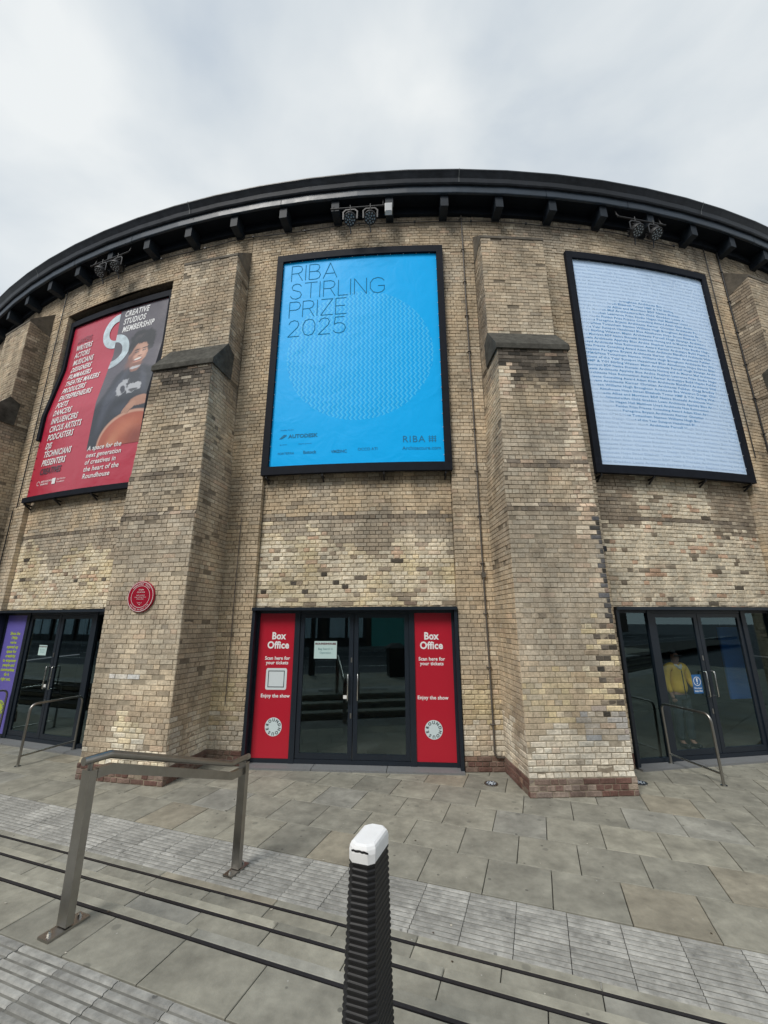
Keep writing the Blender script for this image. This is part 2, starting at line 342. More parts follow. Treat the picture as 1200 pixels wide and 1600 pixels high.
# ------------------------------------------------------------------ brick layer
CO = .075
def lay(mb, kind, k, fn, u0, u1, z0, z1, d0=-.02, deep_l=0, deep_r=0, single=None, ulim=None):
    """fn(u, z, d) -> point, d outward. English-ish bond on a common course height"""
    g = random.Random(zlib.crc32(repr((kind, round(k*10), round(u0*100), round(z0*100))).encode()))
    r0 = int(math.ceil(z0/CO-1e-6)); r1 = int(math.floor(z1/CO+1e-6))
    rows = [(r*CO, (r+1)*CO, r) for r in range(r0, r1)]
    if r0*CO - z0 > .02: rows.insert(0, (z0, r0*CO, r0-1))
    if z1 - r1*CO > .02: rows.append((r1*CO, z1, r1))
    fn0 = fn; fn = lambda u, z, d: fn0(u, z + (noise.noise(Vector(((u+k*6.39)*.7, z*.5, 3.3)))*.014 if z > .3 else 0), d)
    for (za, zb, r) in rows:
        zc = (za+zb)/2; ua, ub = (u0, u1) if ulim is None else ulim(zc)
        mode = r % 2; step = .225 if mode == 0 else .1125
        if g.random() < .25: step = .225
        off = (.0 if mode == 0 else .056) + (g.random()-.5)*.02
        if step == .225 and mode == 1: off = .1125
        x = math.floor((ua-off)/step)*step + off
        edges = [ua]
        while x < ub - .045:
            if x > ua + .045:
                if step == .225 and g.random() < .14: edges.append(x); edges.append(x+.1125) if x+.1125 < ub-.05 else None
                else: edges.append(x)
            x += step
        edges.append(ub)
        for i in range(len(edges)-1):
            a, b = edges[i], edges[i+1]
            if b - a < .03: continue
            uc = (a+b)/2
            c, worn = brick_col(kind, k, uc, zc, g)
            j = .0045; ga = j if i else .001+g.random()*.007; gb = j if i < len(edges)-2 else .001+g.random()*.007
            d1 = (g.random()-.5)*.007 - (.009 if g.random() < .05 else 0)
            dd = d0
            if i == 0 and deep_l: dd = -deep_l
            if i == len(edges)-2 and deep_r: dd = -deep_r
            if single and single(zc): 
                single_brick(k, fn, a+ga, b-gb, za+j, zb-j, d1, c, worn, g); continue
            q = .005 + worn*.005
            jit = lambda s_: (g.random()-.5)*s_
            J = .003 + worn*.006
            a_, b_, c0, c1 = a+ga, b-gb, za+j, zb-j
            q2 = .003 + worn*.005
            P = [(a_,c0,dd),(b_,c0,dd),(b_,c1,dd),(a_,c1,dd), (a_,c0,d1-q),(b_,c0,d1-q),(b_,c1,d1-q),(a_,c1,d1-q),
                 (a_+q2+jit(J),c0+q2+jit(J),d1+jit(J)),(b_-q2+jit(J),c0+q2+jit(J),d1+jit(J)),(b_-q2+jit(J),c1-q2+jit(J),d1+jit(J)),(a_+q2+jit(J),c1-q2+jit(J),d1+jit(J))]
            vs = [fn(p[0],p[1],p[2]) for p in P]
            fs = [(8,9,10,11),(4,5,9,8),(5,6,10,9),(6,7,11,10),(7,4,8,11),(0,1,5,4),(1,2,6,5),(2,3,7,6),(3,0,4,7)]
            mb.add(vs, fs, c)
_bm = {}
SINGLE = [None, 0]
def single_brick(k, fn, a, b, c0, c1, d1, col, worn, g):
    if SINGLE[1] >= 298: return
    key = (worn, g.randrange(4))
    if key not in _bm:
        gg = random.Random(key[0]*10+key[1]); m = MB(); q = .004+worn*.004; J = .004+worn*.006; Z = lambda: (gg.random()-.5)*J
        P = [(-.5,-.02,-.5),(.5,-.02,-.5),(.5,-.02,.5),(-.5,-.02,.5)]
        s_ = [(-1,-1),(1,-1),(1,1),(-1,1)]
        P = [(x*.5, .02, y*.5) for x,y in s_] + [(x*.5, q, y*.5) for x,y in s_] + [(x*(.5-q/.18)+Z()*4, Z(), y*(.5-q/.066)+Z()*7) for x,y in s_]
        m.add(P, [(8,9,10,11),(4,5,9,8),(5,6,10,9),(6,7,11,10),(7,4,8,11),(0,1,5,4),(1,2,6,5),(2,3,7,6),(3,0,4,7)])
        me = bpy.data.meshes.new('brick'); me.from_pydata(m.v, [], m.f); me.materials.append(M['brick1']); _bm[key] = me
    o = bpy.data.objects.new('brick', _bm[key]); link(o); o.parent = SINGLE[0]; SINGLE[1] += 1
    p0 = fn((a+b)/2, (c0+c1)/2, d1); px = (fn(b,(c0+c1)/2,d1)-fn(a,(c0+c1)/2,d1)); pz = fn((a+b)/2,c1,d1)-fn((a+b)/2,c0,d1)
    X = px.normalized(); Zz = pz.normalized(); Y = Zz.cross(X)
    o.matrix_world = Matrix(((X.x*px.length,Y.x,Zz.x*pz.length,p0.x),(X.y*px.length,Y.y,Zz.y*pz.length,p0.y),(X.z*px.length,Y.z,Zz.z*pz.length,p0.z),(0,0,0,1)))
    o.color = (*col, 1)
def mortar(mb, kind, k, fn, u0, u1, z0, z1, d=-.013, du=.35, dz=.3, flip=False):
    nu = max(1, int((u1-u0)/du)); nzz = max(1, int((z1-z0)/dz)); vs=[]; cs=[]; fs=[]
    for i in range(nu+1):
        for j in range(nzz+1):
            u_, z_ = u0+(u1-u0)*i/nu, z0+(z1-z0)*j/nzz
            vs.append(fn(u_, z_, d)); cs.append(mortar_col(kind, k, u_, z_))
    for i in range(nu):
        for j in range(nzz):
            a = i*(nzz+1)+j; fs.append((a, a+nzz+1, a+nzz+2, a+1))
    b = len(mb.v); mb.v += [tuple(v) for v in vs]; mb.c += cs; mb.f += [tuple(b+q for q in f) for f in fs]; mb.m += [0]*len(fs); mb.sm += [False]*len(fs)

# ------------------------------------------------------------------ the round building
BLD = empty('round_brick_building', (0,0,0), 'huge round building of weathered yellow stock brick with buttresses and a dark overhanging eave', 'building')
HB = BAY*R/2          # half bay along the wall = 3.194
W2 = 1.81             # half width of the recessed panels
TOPZ = 11.14; PR = .10
bm_wall = MB(); mo_wall = MB()
for k in range(-2, 3):
    s0 = k*2*HB
    fw = lambda u, z, d, s0=s0: cyl(s0+u, R+d, z)
    fp = lambda u, z, d, s0=s0: cyl(s0+u, R-PR+d, z)
    zt = 10.22
    for sg in (-1, 1):
        a, b = (-2.52, -W2) if sg < 0 else (W2, 2.52)
        dl, dr = (0, .24) if sg < 0 else (.24, 0)
        lay(bm_wall, 'pier', k, fw, a, b, .0, zt, deep_l=dl, deep_r=dr)
        a2, b2 = (-HB, -1.70) if sg < 0 else (1.70, HB)
        mortar(mo_wall, 'pier', k, fw, *((-HB, -W2-.012) if sg < 0 else (W2+.012, HB)), 0, TOPZ+.1)
        c_, d_ = (-HB, -2.52) if sg < 0 else (2.52, HB)
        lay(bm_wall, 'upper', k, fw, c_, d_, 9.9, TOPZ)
        # reveals of the tall recess
        e_ = W2+.010
        vs = [fw(sg*e_, 0, -.009), fw(sg*e_, 0, -.30), fw(sg*e_, zt+.03, -.30), fw(sg*e_, zt+.03, -.009)]
        mo_wall.add(vs, [(0,1,2,3)], (.17,.14,.10))
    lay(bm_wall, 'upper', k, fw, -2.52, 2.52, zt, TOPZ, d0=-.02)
    mortar(mo_wall, 'upper', k, fw, -W2-.012, W2+.012, zt+.012, TOPZ+.1)
    mo_wall.add([fw(-W2,zt+.01,-.009), fw(W2,zt+.01,-.009), fw(W2,zt+.01,-.3), fw(-W2,zt+.01,-.3)], [(3,2,1,0)], (.12,.10,.08))
    zb = 2.53 if abs(k) < 2 else 0
    lay(bm_wall, 'panel', k, fp, -W2+.002, W2-.002, zb, 5.05)
    mortar(mo_wall, 'panel', k, fp, -W2, W2, zb+.006, 5.1)
    # back of the tall recess behind the banner, and the sill under it
    mortar(mo_wall, 'panel', k, lambda u, z, d, s0=s0: cyl(s0+u, R-.28+d, z), -W2, W2, 5.0, zt+.05)
    mo_wall.add([fp(-W2,5.06,0), fp(W2,5.06,0), fp(W2,5.06,-.2), fp(-W2,5.06,-.2)], [(0,1,2,3)], (.15,.13,.11))
# plain brick-clad shell for the rest of the ring, out of this view
for i in range(24):
    k = i-11
    if -2 <= k <= 2: continue
    mortar(mo_wall, 'pier', k, lambda u, z, d, k=k: cyl(k*2*HB+u, R+d, z), -HB, HB, 0, TOPZ+.1, du=1, dz=.5)
mo_wall.build('wall', M['mortar'], BLD)
bm_wall.build('wall_bricks', M['brick'], BLD, kind='stuff')

# buttresses
def stage(z):                     # front radius offset and half width of a buttress at height z
    if z < .235: return .985, .755
    if z < 4.07: return .965, .74
    if z < 4.83: return .93, .735
    t = (z-4.83)/2.22; return .92-.06*t, .72-.08*t
UPR, UPW = .47, .66
for k in (-2.5, -1.5, -.5, .5, 1.5, 2.5):
    up_w = UPW
    core = MB(); bk = MB()
    sgl = (k == .5)
    ff = lambda u, z, d, k=k: flat(k, u, R+stage(z)[0]+d, z)
    # mortar core with the stages as horizontal slices
    zs = [0, .235, .2351, 4.07, 4.0701, 4.83, 4.8301, 5.4, 6.2, 7.05]
    def skin(fnw, zs, kind, yback):
        for i in range(len(zs)-1):
            za, zb_ = zs[i], zs[i+1]
            (ra, wa), (rb, wb_) = fnw(za), fnw(zb_)
            if zb_-za < .001:     # ledge
                pts = [flat(k,-wa,R+ra-.009,za),flat(k,wa,R+ra-.009,za),flat(k,wb_,R+rb-.009,za),flat(k,-wb_,R+rb-.009,za)]
                core.add(pts, [(0,1,2,3)], (.11,.10,.085)); continue
            n = max(1, int((zb_-za)/.35))
            for j in range(n):
                z1_, z2_ = za+(zb_-za)*j/n, za+(zb_-za)*(j+1)/n
                (r1,w1),(r2,w2) = fnw(z1_+1e-5), fnw(z2_-1e-5); r1-=.009; r2-=.009; w1-=.009; w2-=.009
                cs = [mortar_col(kind, k, q, z_) for q, z_ in ((-w1,z1_),(w1,z1_),(w2,z2_),(-w2,z2_))]
                mids = [(-w1,r1,z1_,-w2,r2,z2_),]
                nu = 4
                for m_ in range(nu):
                    f0, f1 = -1+2*m_/nu, -1+2*(m_+1)/nu
                    vs = [flat(k,w1*f0,R+r1,z1_),flat(k,w1*f1,R+r1,z1_),flat(k,w2*f1,R+r2,z2_),flat(k,w2*f0,R+r2,z2_)]
                    b0 = len(core.v); core.v += [tuple(v) for v in vs]; core.c += [mortar_col(kind, k, w1*f0, z1_), mortar_col(kind, k, w1*f1, z1_), mortar_col(kind, k, w2*f1, z2_), mortar_col(kind, k, w2*f0, z2_)]
                    core.f.append((b0,b0+1,b0+2,b0+3)); core.m.append(0); core.sm.append(False)
                for sg in (-1,1):
                    vs = [flat(k,sg*w1,R+r1,z1_),flat(k,sg*w1,R-yback,z1_),flat(k,sg*w2,R-yback,z2_),flat(k,sg*w2,R+r2,z2_)]
                    b0 = len(core.v); core.v += [tuple(v) for v in vs]; core.c += [mortar_col('side', k, 0, z1_)]*2+[mortar_col('side', k, 0, z2_)]*2
                    core.f.append((b0,b0+1,b0+2,b0+3) if sg > 0 else (b0+3,b0+2,b0+1,b0)); core.m.append(0); core.sm.append(False)
    skin(stage, zs, 'front', .1)
    skin(lambda z: (UPR, up_w), [7.0, 10.02], 'cap_up', .1)
    co = core.build('buttress', M['mortar'], BLD)
    if sgl: SINGLE[0] = co; co['label'] = 'buttress with pale toothed repair bricks up its right edge'
    if k == -.5: co['label'] = 'buttress carrying the round red plaque'
    # bricks
    if True:
        for (za, zb_) in ((0,.225),(.225,4.05),(4.05,4.80),(4.80,7.05)):
            zm = za+.01
            lim = lambda z: (-stage(z)[1]+.001, stage(z)[1]-.001)
            lay(bk, 'front', k, ff, -.74, .74, za, zb_, single=(lambda z: SINGLE[1] < 298) if sgl else None, ulim=lim)
            for sg in (-1,1):
                fs_ = lambda u, z, d, k=k, sg=sg: flat(k, sg*(stage(z)[1]+d), R+(u if sg < 0 else -u), z)
                lm = (lambda z: (-.05, stage(z)[0]-.006)) if sg < 0 else (lambda z: (-stage(z)[0]+.006, .05))
                # for the left face the outside viewer sees u growing towards the front on his right
                lay(bk, 'side', k+sg*.01, fs_, 0, 1, za, zb_, ulim=lm)
        fu = lambda u, z, d, k=k: flat(k, u, R+UPR+d, z)
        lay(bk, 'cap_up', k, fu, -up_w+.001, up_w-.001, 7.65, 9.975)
        for sg in (-1,1):
            fs_ = lambda u, z, d, k=k, sg=sg: flat(k, sg*(up_w+d), R+(u if sg < 0 else -u), z)
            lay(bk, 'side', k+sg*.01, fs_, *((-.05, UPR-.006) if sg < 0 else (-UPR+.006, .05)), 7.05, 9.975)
        ob = bk.build('buttress_bricks', M['brick'], co, kind='stuff')
    # sloping sooty cap of the lower stage
    cp = MB(); w_ = stage(7.04)[1]+.035; rf = R+stage(7.04)[0]+.035; ri = R+UPR+.01; zi = 7.74 if k < 0 else 7.66; wi = up_w+.015
    pts = [flat(k,-w_,rf,7.03),flat(k,w_,rf,7.03),flat(k,w_,rf,7.13),flat(k,-w_,rf,7.13),
           flat(k,-wi,ri,zi),flat(k,wi,ri,zi),
           flat(k,-w_,R+UPR-.2,7.03),flat(k,w_,R+UPR-.2,7.03),flat(k,-wi,R+.25,zi-.12),flat(k,wi,R+.25,zi-.12),flat(k,-w_,R+.28,7.03),flat(k,w_,R+.28,7.03)]
    cp.add(pts, [(0,1,2,3),(3,2,5,4),(0,3,4,8,10),(1,11,9,5,2),(0,10,11,1),(4,5,9,8)])
    o = cp.build('buttress_cap', M['capstone'], BLD)
    # cement slope that ends the upper pier
    tp = MB(); 
    pts = [flat(k,-up_w-.005,R+UPR+.012,9.975),flat(k,up_w+.005,R+UPR+.012,9.975),flat(k,up_w+.005,R+UPR+.012,10.03),flat(k,-up_w-.005,R+UPR+.012,10.03),
           flat(k,up_w+.005,R-.02,10.55),flat(k,-up_w-.005,R-.02,10.55),flat(k,up_w+.005,R-.02,9.80),flat(k,-up_w-.005,R-.02,9.80)]
    tp.add(pts, [(0,1,2,3),(3,2,4,5),(0,3,5,7),(1,6,4,2),(0,7,6,1)])
    tp.build('pier_slope', M['render'], BLD)

# eaves: soffit, wall plate, fascia, gutter, roof
def ring(mb, prof, n=144, a_from=0, a_to=2*math.pi, mi=0):
    vs=[];fs=[];m=len(prof)
    closed = abs(a_to-a_from-2*math.pi) < 1e-6
    cnt = n if closed else n+1
    for i in range(cnt):
        a = A0+a_from+(a_to-a_from)*i/n
        vs += [pol(a, r, z) for r, z in prof]
    for i in range(n):
        b0, b1 = i*m, ((i+1) % cnt)*m
        for j in range(m-1): fs.append((b0+j, b1+j, b1+j+1, b0+j+1))
    mb.add(vs, fs, None, None, mi)
mb = MB(); ring(mb, [(R-.05,11.10),(R+.07,11.12),(R+.07,11.32),(R+.36,11.295)]); mb.build('soffit', M['soffit'], BLD)
mb = MB(); ring(mb, [(R+.355,11.30),(R+.365,11.285),(R+.405,11.285),(R+.415,11.30),(R+.415,11.485)]); mb.build('fascia', M['eave'], BLD)
mb = MB(); ring(mb, [(R+.40,11.475),(R+.455,11.475),(R+.475,11.50),(R+.50,11.58),(R+.555,11.66),(R+.585,11.70),(R+.585,11.725),(R+.555,11.735),(R+.50,11.73),(R+.47,11.64),(R+.30,11.62)]); mb.build('gutter', M['gutter'], BLD)
mb = MB(); ring(mb, [(R+.46,11.60),(12,14.2),(5,17.5),(.2,17.6)], 72); mb.build('roof', M['roof'], BLD)
for ang in (-13.2, -4.0, 9.6, 14.1, 22.7, -17.9):
    a = math.radians(ang); mb = MB(); ring(mb, [(R+.364,11.284),(R+.406,11.2835),(R+.4175,11.30),(R+.4175,11.475)], 1, a, a+.0004); mb.build('fascia_joint', M['soffit'], BLD)
for ang in (-21.5, -9.2, 5.1, 18.6):
    a = math.radians(ang)-A0*0
    mb = MB(); ring(mb, [(R+.50,11.47),(R+.492,11.50),(R+.512,11.58),(R+.566,11.66),(R+.593,11.70),(R+.594,11.73)], 1, a, a+.0006); mb.build('gutter_seam', M['seam'], BLD)
a_ = -60.
for i in range(-20, 21):
    ang = math.radians(1.62+2.785*i) if i > 0 else math.radians(1.62+2.76*i)
    c = Vector((math.sin(A0+ang), -math.cos(A0+ang), 0)); t = Vector((math.cos(A0+ang), math.sin(A0+ang), 0))
    mb = MB()
    hw = .085
    x0, x1 = R-.02, R+.345
    V = [c*x0-t*hw+Vector((0,0,10.97)), c*x0+t*hw+Vector((0,0,10.97)), c*x1+t*hw+Vector((0,0,11.0)), c*x1-t*hw+Vector((0,0,11.0))]
    V += [v+Vector((0,0,.325)) for v in V]; g = .012
    mb.add(V, [(0,1,2,3)[::-1],(4,5,6,7),(0,1,5,4),(1,2,6,5),(2,3,7,6),(3,0,4,7)][0:1]+[(4,5,6,7)[::-1],(0,4,5,1),(1,5,6,2),(2,6,7,3),(3,7,4,0)])
    mb.build('bracket', M['timber'], BLD)

# ------------------------------------------------------------------ doorways (flat frames set in the bays), interior
def bbox_l(mb, k, u0,u1,r0,r1,z0,z1, mi=0):
    c, t = frame_at(k); mb.obox(c*r0+t*u0+Vector((0,0,z0)), t*(u1-u0), c*(r1-r0), Vector((0,0,z1-z0)), None, mi)
DR = 24.2
def doorway(k):
    # dark metal surround lining the opening
    mb = MB()
    bbox_l(mb,k,-1.80,-1.745,DR-.05,24.335+.03,0,2.525); bbox_l(mb,k,1.745,1.80,DR-.05,24.335+.03,0,2.525)
    bbox_l(mb,k,-1.80,1.80,DR-.05,24.40,2.475,2.527)
    mb.build('door_surround', M['frame'], BLD)
    mb = MB()
    F0, F1 = DR-.05, DR+.01
    for a, b in ((-1.744,-1.70),(1.70,1.744),(-1.06,-.965),(.965,1.06)): bbox_l(mb,k,a,b,F0,F1+.012,.03,2.474)
    for a, b in ((-1.70,-1.06),(1.06,1.70),(-.965,.965)):
        bbox_l(mb,k,a,b,F0,F1,2.425,2.474); bbox_l(mb,k,a,b,F0,F1,.03,.095)
    mb.build('door_frame', M['frame'], BLD)
    for sg in (-1, 1):
        lf = MB(); a, b = (-.96,-.006) if sg < 0 else (.006,.96)
        bbox_l(lf,k,a,a+.075,DR-.04,DR,.10,2.42); bbox_l(lf,k,b-.075,b,DR-.04,DR,.10,2.42)
        bbox_l(lf,k,a+.075,b-.075,DR-.04,DR,2.345,2.42); bbox_l(lf,k,a+.075,b-.075,DR-.04,DR,.10,.185)
        o = lf.build('door_leaf', M['frame'], BLD)
        gp = MB(); bbox_l(gp,k,a+.07,b-.07,DR-.026,DR-.018,.18,2.35); gp.build('glass_pane', M['glass'], o)
        h = MB(); hu = sg*.085
        pts = [flat(k,hu,DR,1.00),flat(k,hu,DR+.05,1.00),flat(k,hu,DR+.06,1.012),flat(k,hu,DR+.06,1.40),flat(k,hu,DR+.05,1.412),flat(k,hu,DR,1.412)]
        h.sweep(pts, .012, 8, up=frame_at(k)[1]); h.build('handle', M['steel2'], o)
        if sg < 0:
            l = MB(); bbox_l(l,k,-.045,-.022,DR,DR+.006,.72,.80); bbox_l(l,k,-.045,-.022,DR,DR+.006,1.60,1.68); l.build('lock', M['steel'], o)
            if k <= 0:
                l = MB(); bbox_l(l,k,-.165,-.09,DR,DR+.003,1.02,1.075); pp = l.build('push_plate', M['white'], o)
    for sg in (-1, 1):
        a, b = (-1.70,-1.06) if sg < 0 else (1.06,1.70)
        gp = MB(); bbox_l(gp,k,a-.002,b+.002,DR-.026,DR-.018,.09,2.43); gp.build('side_pane', M['glass'], BLD)
for k in (-1,0,1): doorway(k)
# dark inside of the hall
mb = MB()
for k in (-1,0,1): pass
M['inner'] = mat('hall_wall', rough=.7, build=noisy((.035,.037,.036), .2, 2, 0))
M['inner_floor'] = mat('hall_floor', (.10,.088,.07), .45)
M['bluewall'] = mat('blue_partition', (.010,.11,.40), .6)
ring(mb, [(20.6,0.02),(20.6,3.2),(24.1,3.2)], 60, math.radians(-30), math.radians(30)); o=mb.build('inner_wall', M['inner'], BLD)
mb = MB(); ring(mb, [(24.16,.028),(20.5,.028)], 60, math.radians(-30), math.radians(30)); mb.build('inner_floor', M['inner_floor'], BLD)
mb = MB(); bbox_l(mb,1,1.32,1.95,23.36,23.40,.78,2.16); bbox_l(mb,1,-1.9,-1.5,22.6,22.8,.03,2.9,1); mb.build('partition', [M['bluewall'],M['inner']], BLD)
# threshold stones
for k in (-1,0,1):
    for a,b in ((-1.80,-.62),(-.61,.58),(.59,1.80)):
        mb = MB(); c_, t_ = frame_at(k); bbox_l(mb,k,a,b,DR-.12,24.46,-.05,.028); mb.build('threshold_stone', M['granite'], BLD)

# ------------------------------------------------------------------ ground
G = MB(); G.box(-400,400,-400,400,-.30,-.06); G.build('ground', M['asphalt'], None, kind='structure')
def slab_mesh(name, lx, ly, th, bev, m, seed=0):
    g = random.Random(seed); q = MB(); a, b = lx/2, ly/2
    z = lambda: (g.random()-.5)*.002
    P = [(-a,-b,-th),(a,-b,-th),(a,b,-th),(-a,b,-th),(-a,-b,-bev),(a,-b,-bev),(a,b,-bev),(-a,b,-bev),(-a+bev,-b+bev,z()),(a-bev,-b+bev,z()),(a-bev,b-bev,z()),(-a+bev,b-bev,z())]
    q.add(P, [(8,9,10,11),(4,5,9,8),(5,6,10,9),(6,7,11,10),(7,4,8,11),(0,1,5,4),(1,2,6,5),(2,3,7,6),(3,0,4,7)])
    me = bpy.data.meshes.new(name); me.from_pydata(q.v, [], q.f); me.materials.append(m); return me
def tile_mesh(n, s=.378, seed=0):
    q = MB(); g = random.Random(seed); vs = []; ribs = 7; p = s/ribs
    prof = [(-s/2, -.04), (-s/2, -.004)]
    for i in range(ribs):
        v0 = -s/2+i*p; prof += [(v0+.012,-.007),(v0+.018,.001),(v0+p-.010,.001),(v0+p-.004,-.007)]
    prof += [(s/2,-.004),(s/2,-.04)]
    for x in (-s/2, s/2): vs += [(x, v, z) for v, z in prof]
    m = len(prof); fs = [(j, j+m, j+m+1, j+1) for j in range(m-1)] + [tuple(reversed(range(m)))[::-1], tuple(range(m,2*m))]
    fs[-2] = tuple(range(m)); fs[-1] = tuple(range(2*m-1, m-1, -1))
    q.add(vs, fs); me = bpy.data.meshes.new('tactile_tile'); me.from_pydata(q.v, [], q.f); me.materials.append(M['tile']); me.materials.append(M['tile_dirt'])
    for p_ in me.polygons:
        if p_.normal.z > .9 and p_.center.z < -.003: p_.material_index = 1
    return me
slabs = {}
def place(me, u, v, z, parent, col, name, tilt=.002):
    o = bpy.data.objects.new(name, me); link(o); o.parent = parent
    o.matrix_world = Matrix.Translation(uv(u, v, z)) @ MUV @ Matrix.Rotation((RND.random()-.5)*tilt,4,'X') @ Matrix.Rotation((RND.random()-.5)*tilt,4,'Y')
    o.color = (*col,1); return o
def stone_col():
    c = lerp((.282,.270,.220), (.222,.216,.182), RND.random())
    if RND.random() < .10: c = lerp(c, (.26,.225,.165), .5)
    if RND.random() < .08: c = lerp(c, (.26,.26,.24), .5)
    return tuple(q*1.0 for q in c)
def tile_col():
    f = .92+RND.random()*.2; return (.295*f,.292*f,.272*f)
H1, H2, H3 = .14, .28, .42
# lower pavement
lp = MB(); vs = [uv(-16,-26.85,-.045),uv(30,-26.85,-.045),uv(30,8,-.045),uv(-16,8,-.045)]
lp.add(vs,[(0,1,2,3)]); LP = lp.build('pavement', M['bed'], None, label='lower stone pavement in front of the doors', kind='structure')
def in_view(p, margin=.25):
    d = p - cam.location; z = d.dot(_F)
    if z < .3: return False
    x = d.dot(_X2)/z; y = d.dot(_U2)/z
    return abs(x) < .931+margin and -1.2417-margin < y < 1.3
rest = MB(); cnt = 0
pitch = .577
rows_v = [(-25.95+i*.583, -25.95+(i+1)*.583) for i in range(9)]
phase = [8.715, 8.98, 8.69, 9.0, 8.75, 9.05, 8.72, 9.0, 8.7]
SM = [slab_mesh('paving_slab', pitch-.007, .583-.007, .05, .004, M['slab'], i) for i in range(5)]
def beyond(P, rr=24.25): return P.x**2+P.y**2 > rr*rr
for ri, (va, vb) in enumerate(rows_v):
    for i in range(-42, 38):
        u_ = phase[ri]+i*pitch+pitch/2; vc = (va+vb)/2; P = uv(u_, vc)
        if not (P.x**2+P.y**2 > 24.1**2): continue
        c = stone_col()
        if in_view(P, .15) and cnt < 290:
            place(SM[cnt%5], u_, vc, .0+(RND.random()-.5)*.003, LP, c, 'paving_slab'); cnt += 1
        else:
            a, b = pitch/2-.0035, .288
            rest.add([uv(u_-a,vc-b,-.05),uv(u_+a,vc-b,-.05),uv(u_+a,vc+b,-.05),uv(u_-a,vc+b,-.05),uv(u_-a,vc-b,0),uv(u_+a,vc-b,0),uv(u_+a,vc+b,0),uv(u_-a,vc+b,0)],[(4,5,6,7),(0,1,5,4),(1,2,6,5),(2,3,7,6),(3,0,4,7)], c)
rest.build('outer_paving_slabs', M['slab_attr'], LP, kind='stuff')
# tactile strip at the foot of the steps
tb = MB(); tb.add([uv(-16,-26.85,-.042),uv(30,-26.85,-.042),uv(30,-25.955,-.042),uv(-16,-25.955,-.042)],[(0,1,2,3)])
TM = [tile_mesh(0), tile_mesh(1)]
TP = tb.build('tactile_paving', M['bed'], None, label='strip of pale grey corduroy tiles along the foot of the steps', kind='structure')
rt = MB()
def tile_rows(v_list, z, parent, u_ph, rt):
    for vv in v_list:
        for i in range(-60, 60):
            u_ = u_ph+i*.3835+.19; P = uv(u_, vv, z)
            if u_ < -16 or u_ > 30: continue
            if in_view(P, .12): place(TM[0], u_, vv, z+(RND.random()-.5)*.003, parent, tile_col(), 'tactile_tile', .006)
            else:
                a = .187; c = tile_col()
                rt.add([uv(u_-a,vv-a,z-.04),uv(u_+a,vv-a,z-.04),uv(u_+a,vv+a,z-.04),uv(u_-a,vv+a,z-.04),uv(u_-a,vv-a,z),uv(u_+a,vv-a,z),uv(u_+a,vv+a,z),uv(u_-a,vv+a,z)],[(4,5,6,7),(0,1,5,4),(1,2,6,5),(2,3,7,6),(3,0,4,7)], c)
tile_rows([-26.15, -26.535], 0, TP, 8.24, rt)
rt.build('outer_tactile_tiles', M['slab_attr'], TP, kind='stuff')
# thin row of cut stones between the tiles and the first riser
# steps
st = MB()
for (v0, z1) in ((-26.86,H1),(-27.285,H2),(-27.715,H3)):
    a = [uv(-16,v0,-.05),uv(30,v0,-.05),uv(30,v0,z1-.045),uv(-16,v0,z1-.045)]; st.add(a,[(3,2,1,0)])
    b = [uv(-16,v0,z1-.045),uv(30,v0,z1-.045),uv(30,v0-.6,z1-.045),uv(-16,v0-.6,z1-.045)]; st.add(b,[(3,2,1,0)])
ST = st.build('steps', M['bed'], None, label='three shallow stone steps with dark nosing strips', kind='structure')
SM2 = [slab_mesh('step_slab', .577-.007, .40, .045, .003, M['slab'], 40+i) for i in range(3)]
def tread(v_nose, v_back, z, ph, first):
    # riser stone and lip, the dark strip, then the tread slabs
    dpt = (v_nose-.101) - v_back
    me = [slab_mesh('step_slab', .577-.006, dpt-.004, .045, .003, M['slab'], int(z*100)+i) for i in range(3)]
    lip = slab_mesh('nosing_stone', 1.154-.005, .073, .06, .006, M['slab'], 3)
    for i in range(-42, 38):
        u_ = ph+i*.577+.2885
        if -16 < u_ < 30 and in_view(uv(u_,v_nose,z), .15):
            place(me[i%3], u_, (v_nose-.101+v_back)/2, z+(RND.random()-.5)*.002, ST, stone_col(), 'step_slab')
            if i % 2 == 0: 
                c = stone_col(); place(lip, u_+.29, v_nose-.0365, z+.001, ST, tuple(q*1.12 for q in c), 'nosing_stone')
    s_ = MB(); s_.add([uv(-16,v_nose-.075,z-.02),uv(30,v_nose-.075,z-.02),uv(30,v_nose-.075,z+.001),uv(-16,v_nose-.075,z+.001),uv(30,v_nose-.098,z-.02),uv(-16,v_nose-.098,z-.02),uv(30,v_nose-.098,z+.001),uv(-16,v_nose-.098,z+.001)],[(2,3,7,6),(0,3,2,1),(4,6,7,5)])
    s_.build('nosing_strip', M['nosing'], ST)
tread(-26.835, -27.275, H1, 8.39, 1); tread(-27.26, -27.705, H2, 8.67, 2); tread(-27.69, -28.135, H3, 8.36, 3)
rs = MB()
for v0, z0, z1 in ((-26.852,-.01,H1-.058),(-27.277,H1-.01,H2-.058),(-27.707,H2-.01,H3-.058)):
    for i in range(-14, 27):
        u0 = i*1.154; c = stone_col(); rs.add([uv(u0+.003,v0,z0),uv(u0+1.15,v0,z0),uv(u0+1.15,v0,z1),uv(u0+.003,v0,z1)],[(3,2,1,0)], c)
rs.build('riser_stones', M['slab_attr'], ST, kind='stuff')
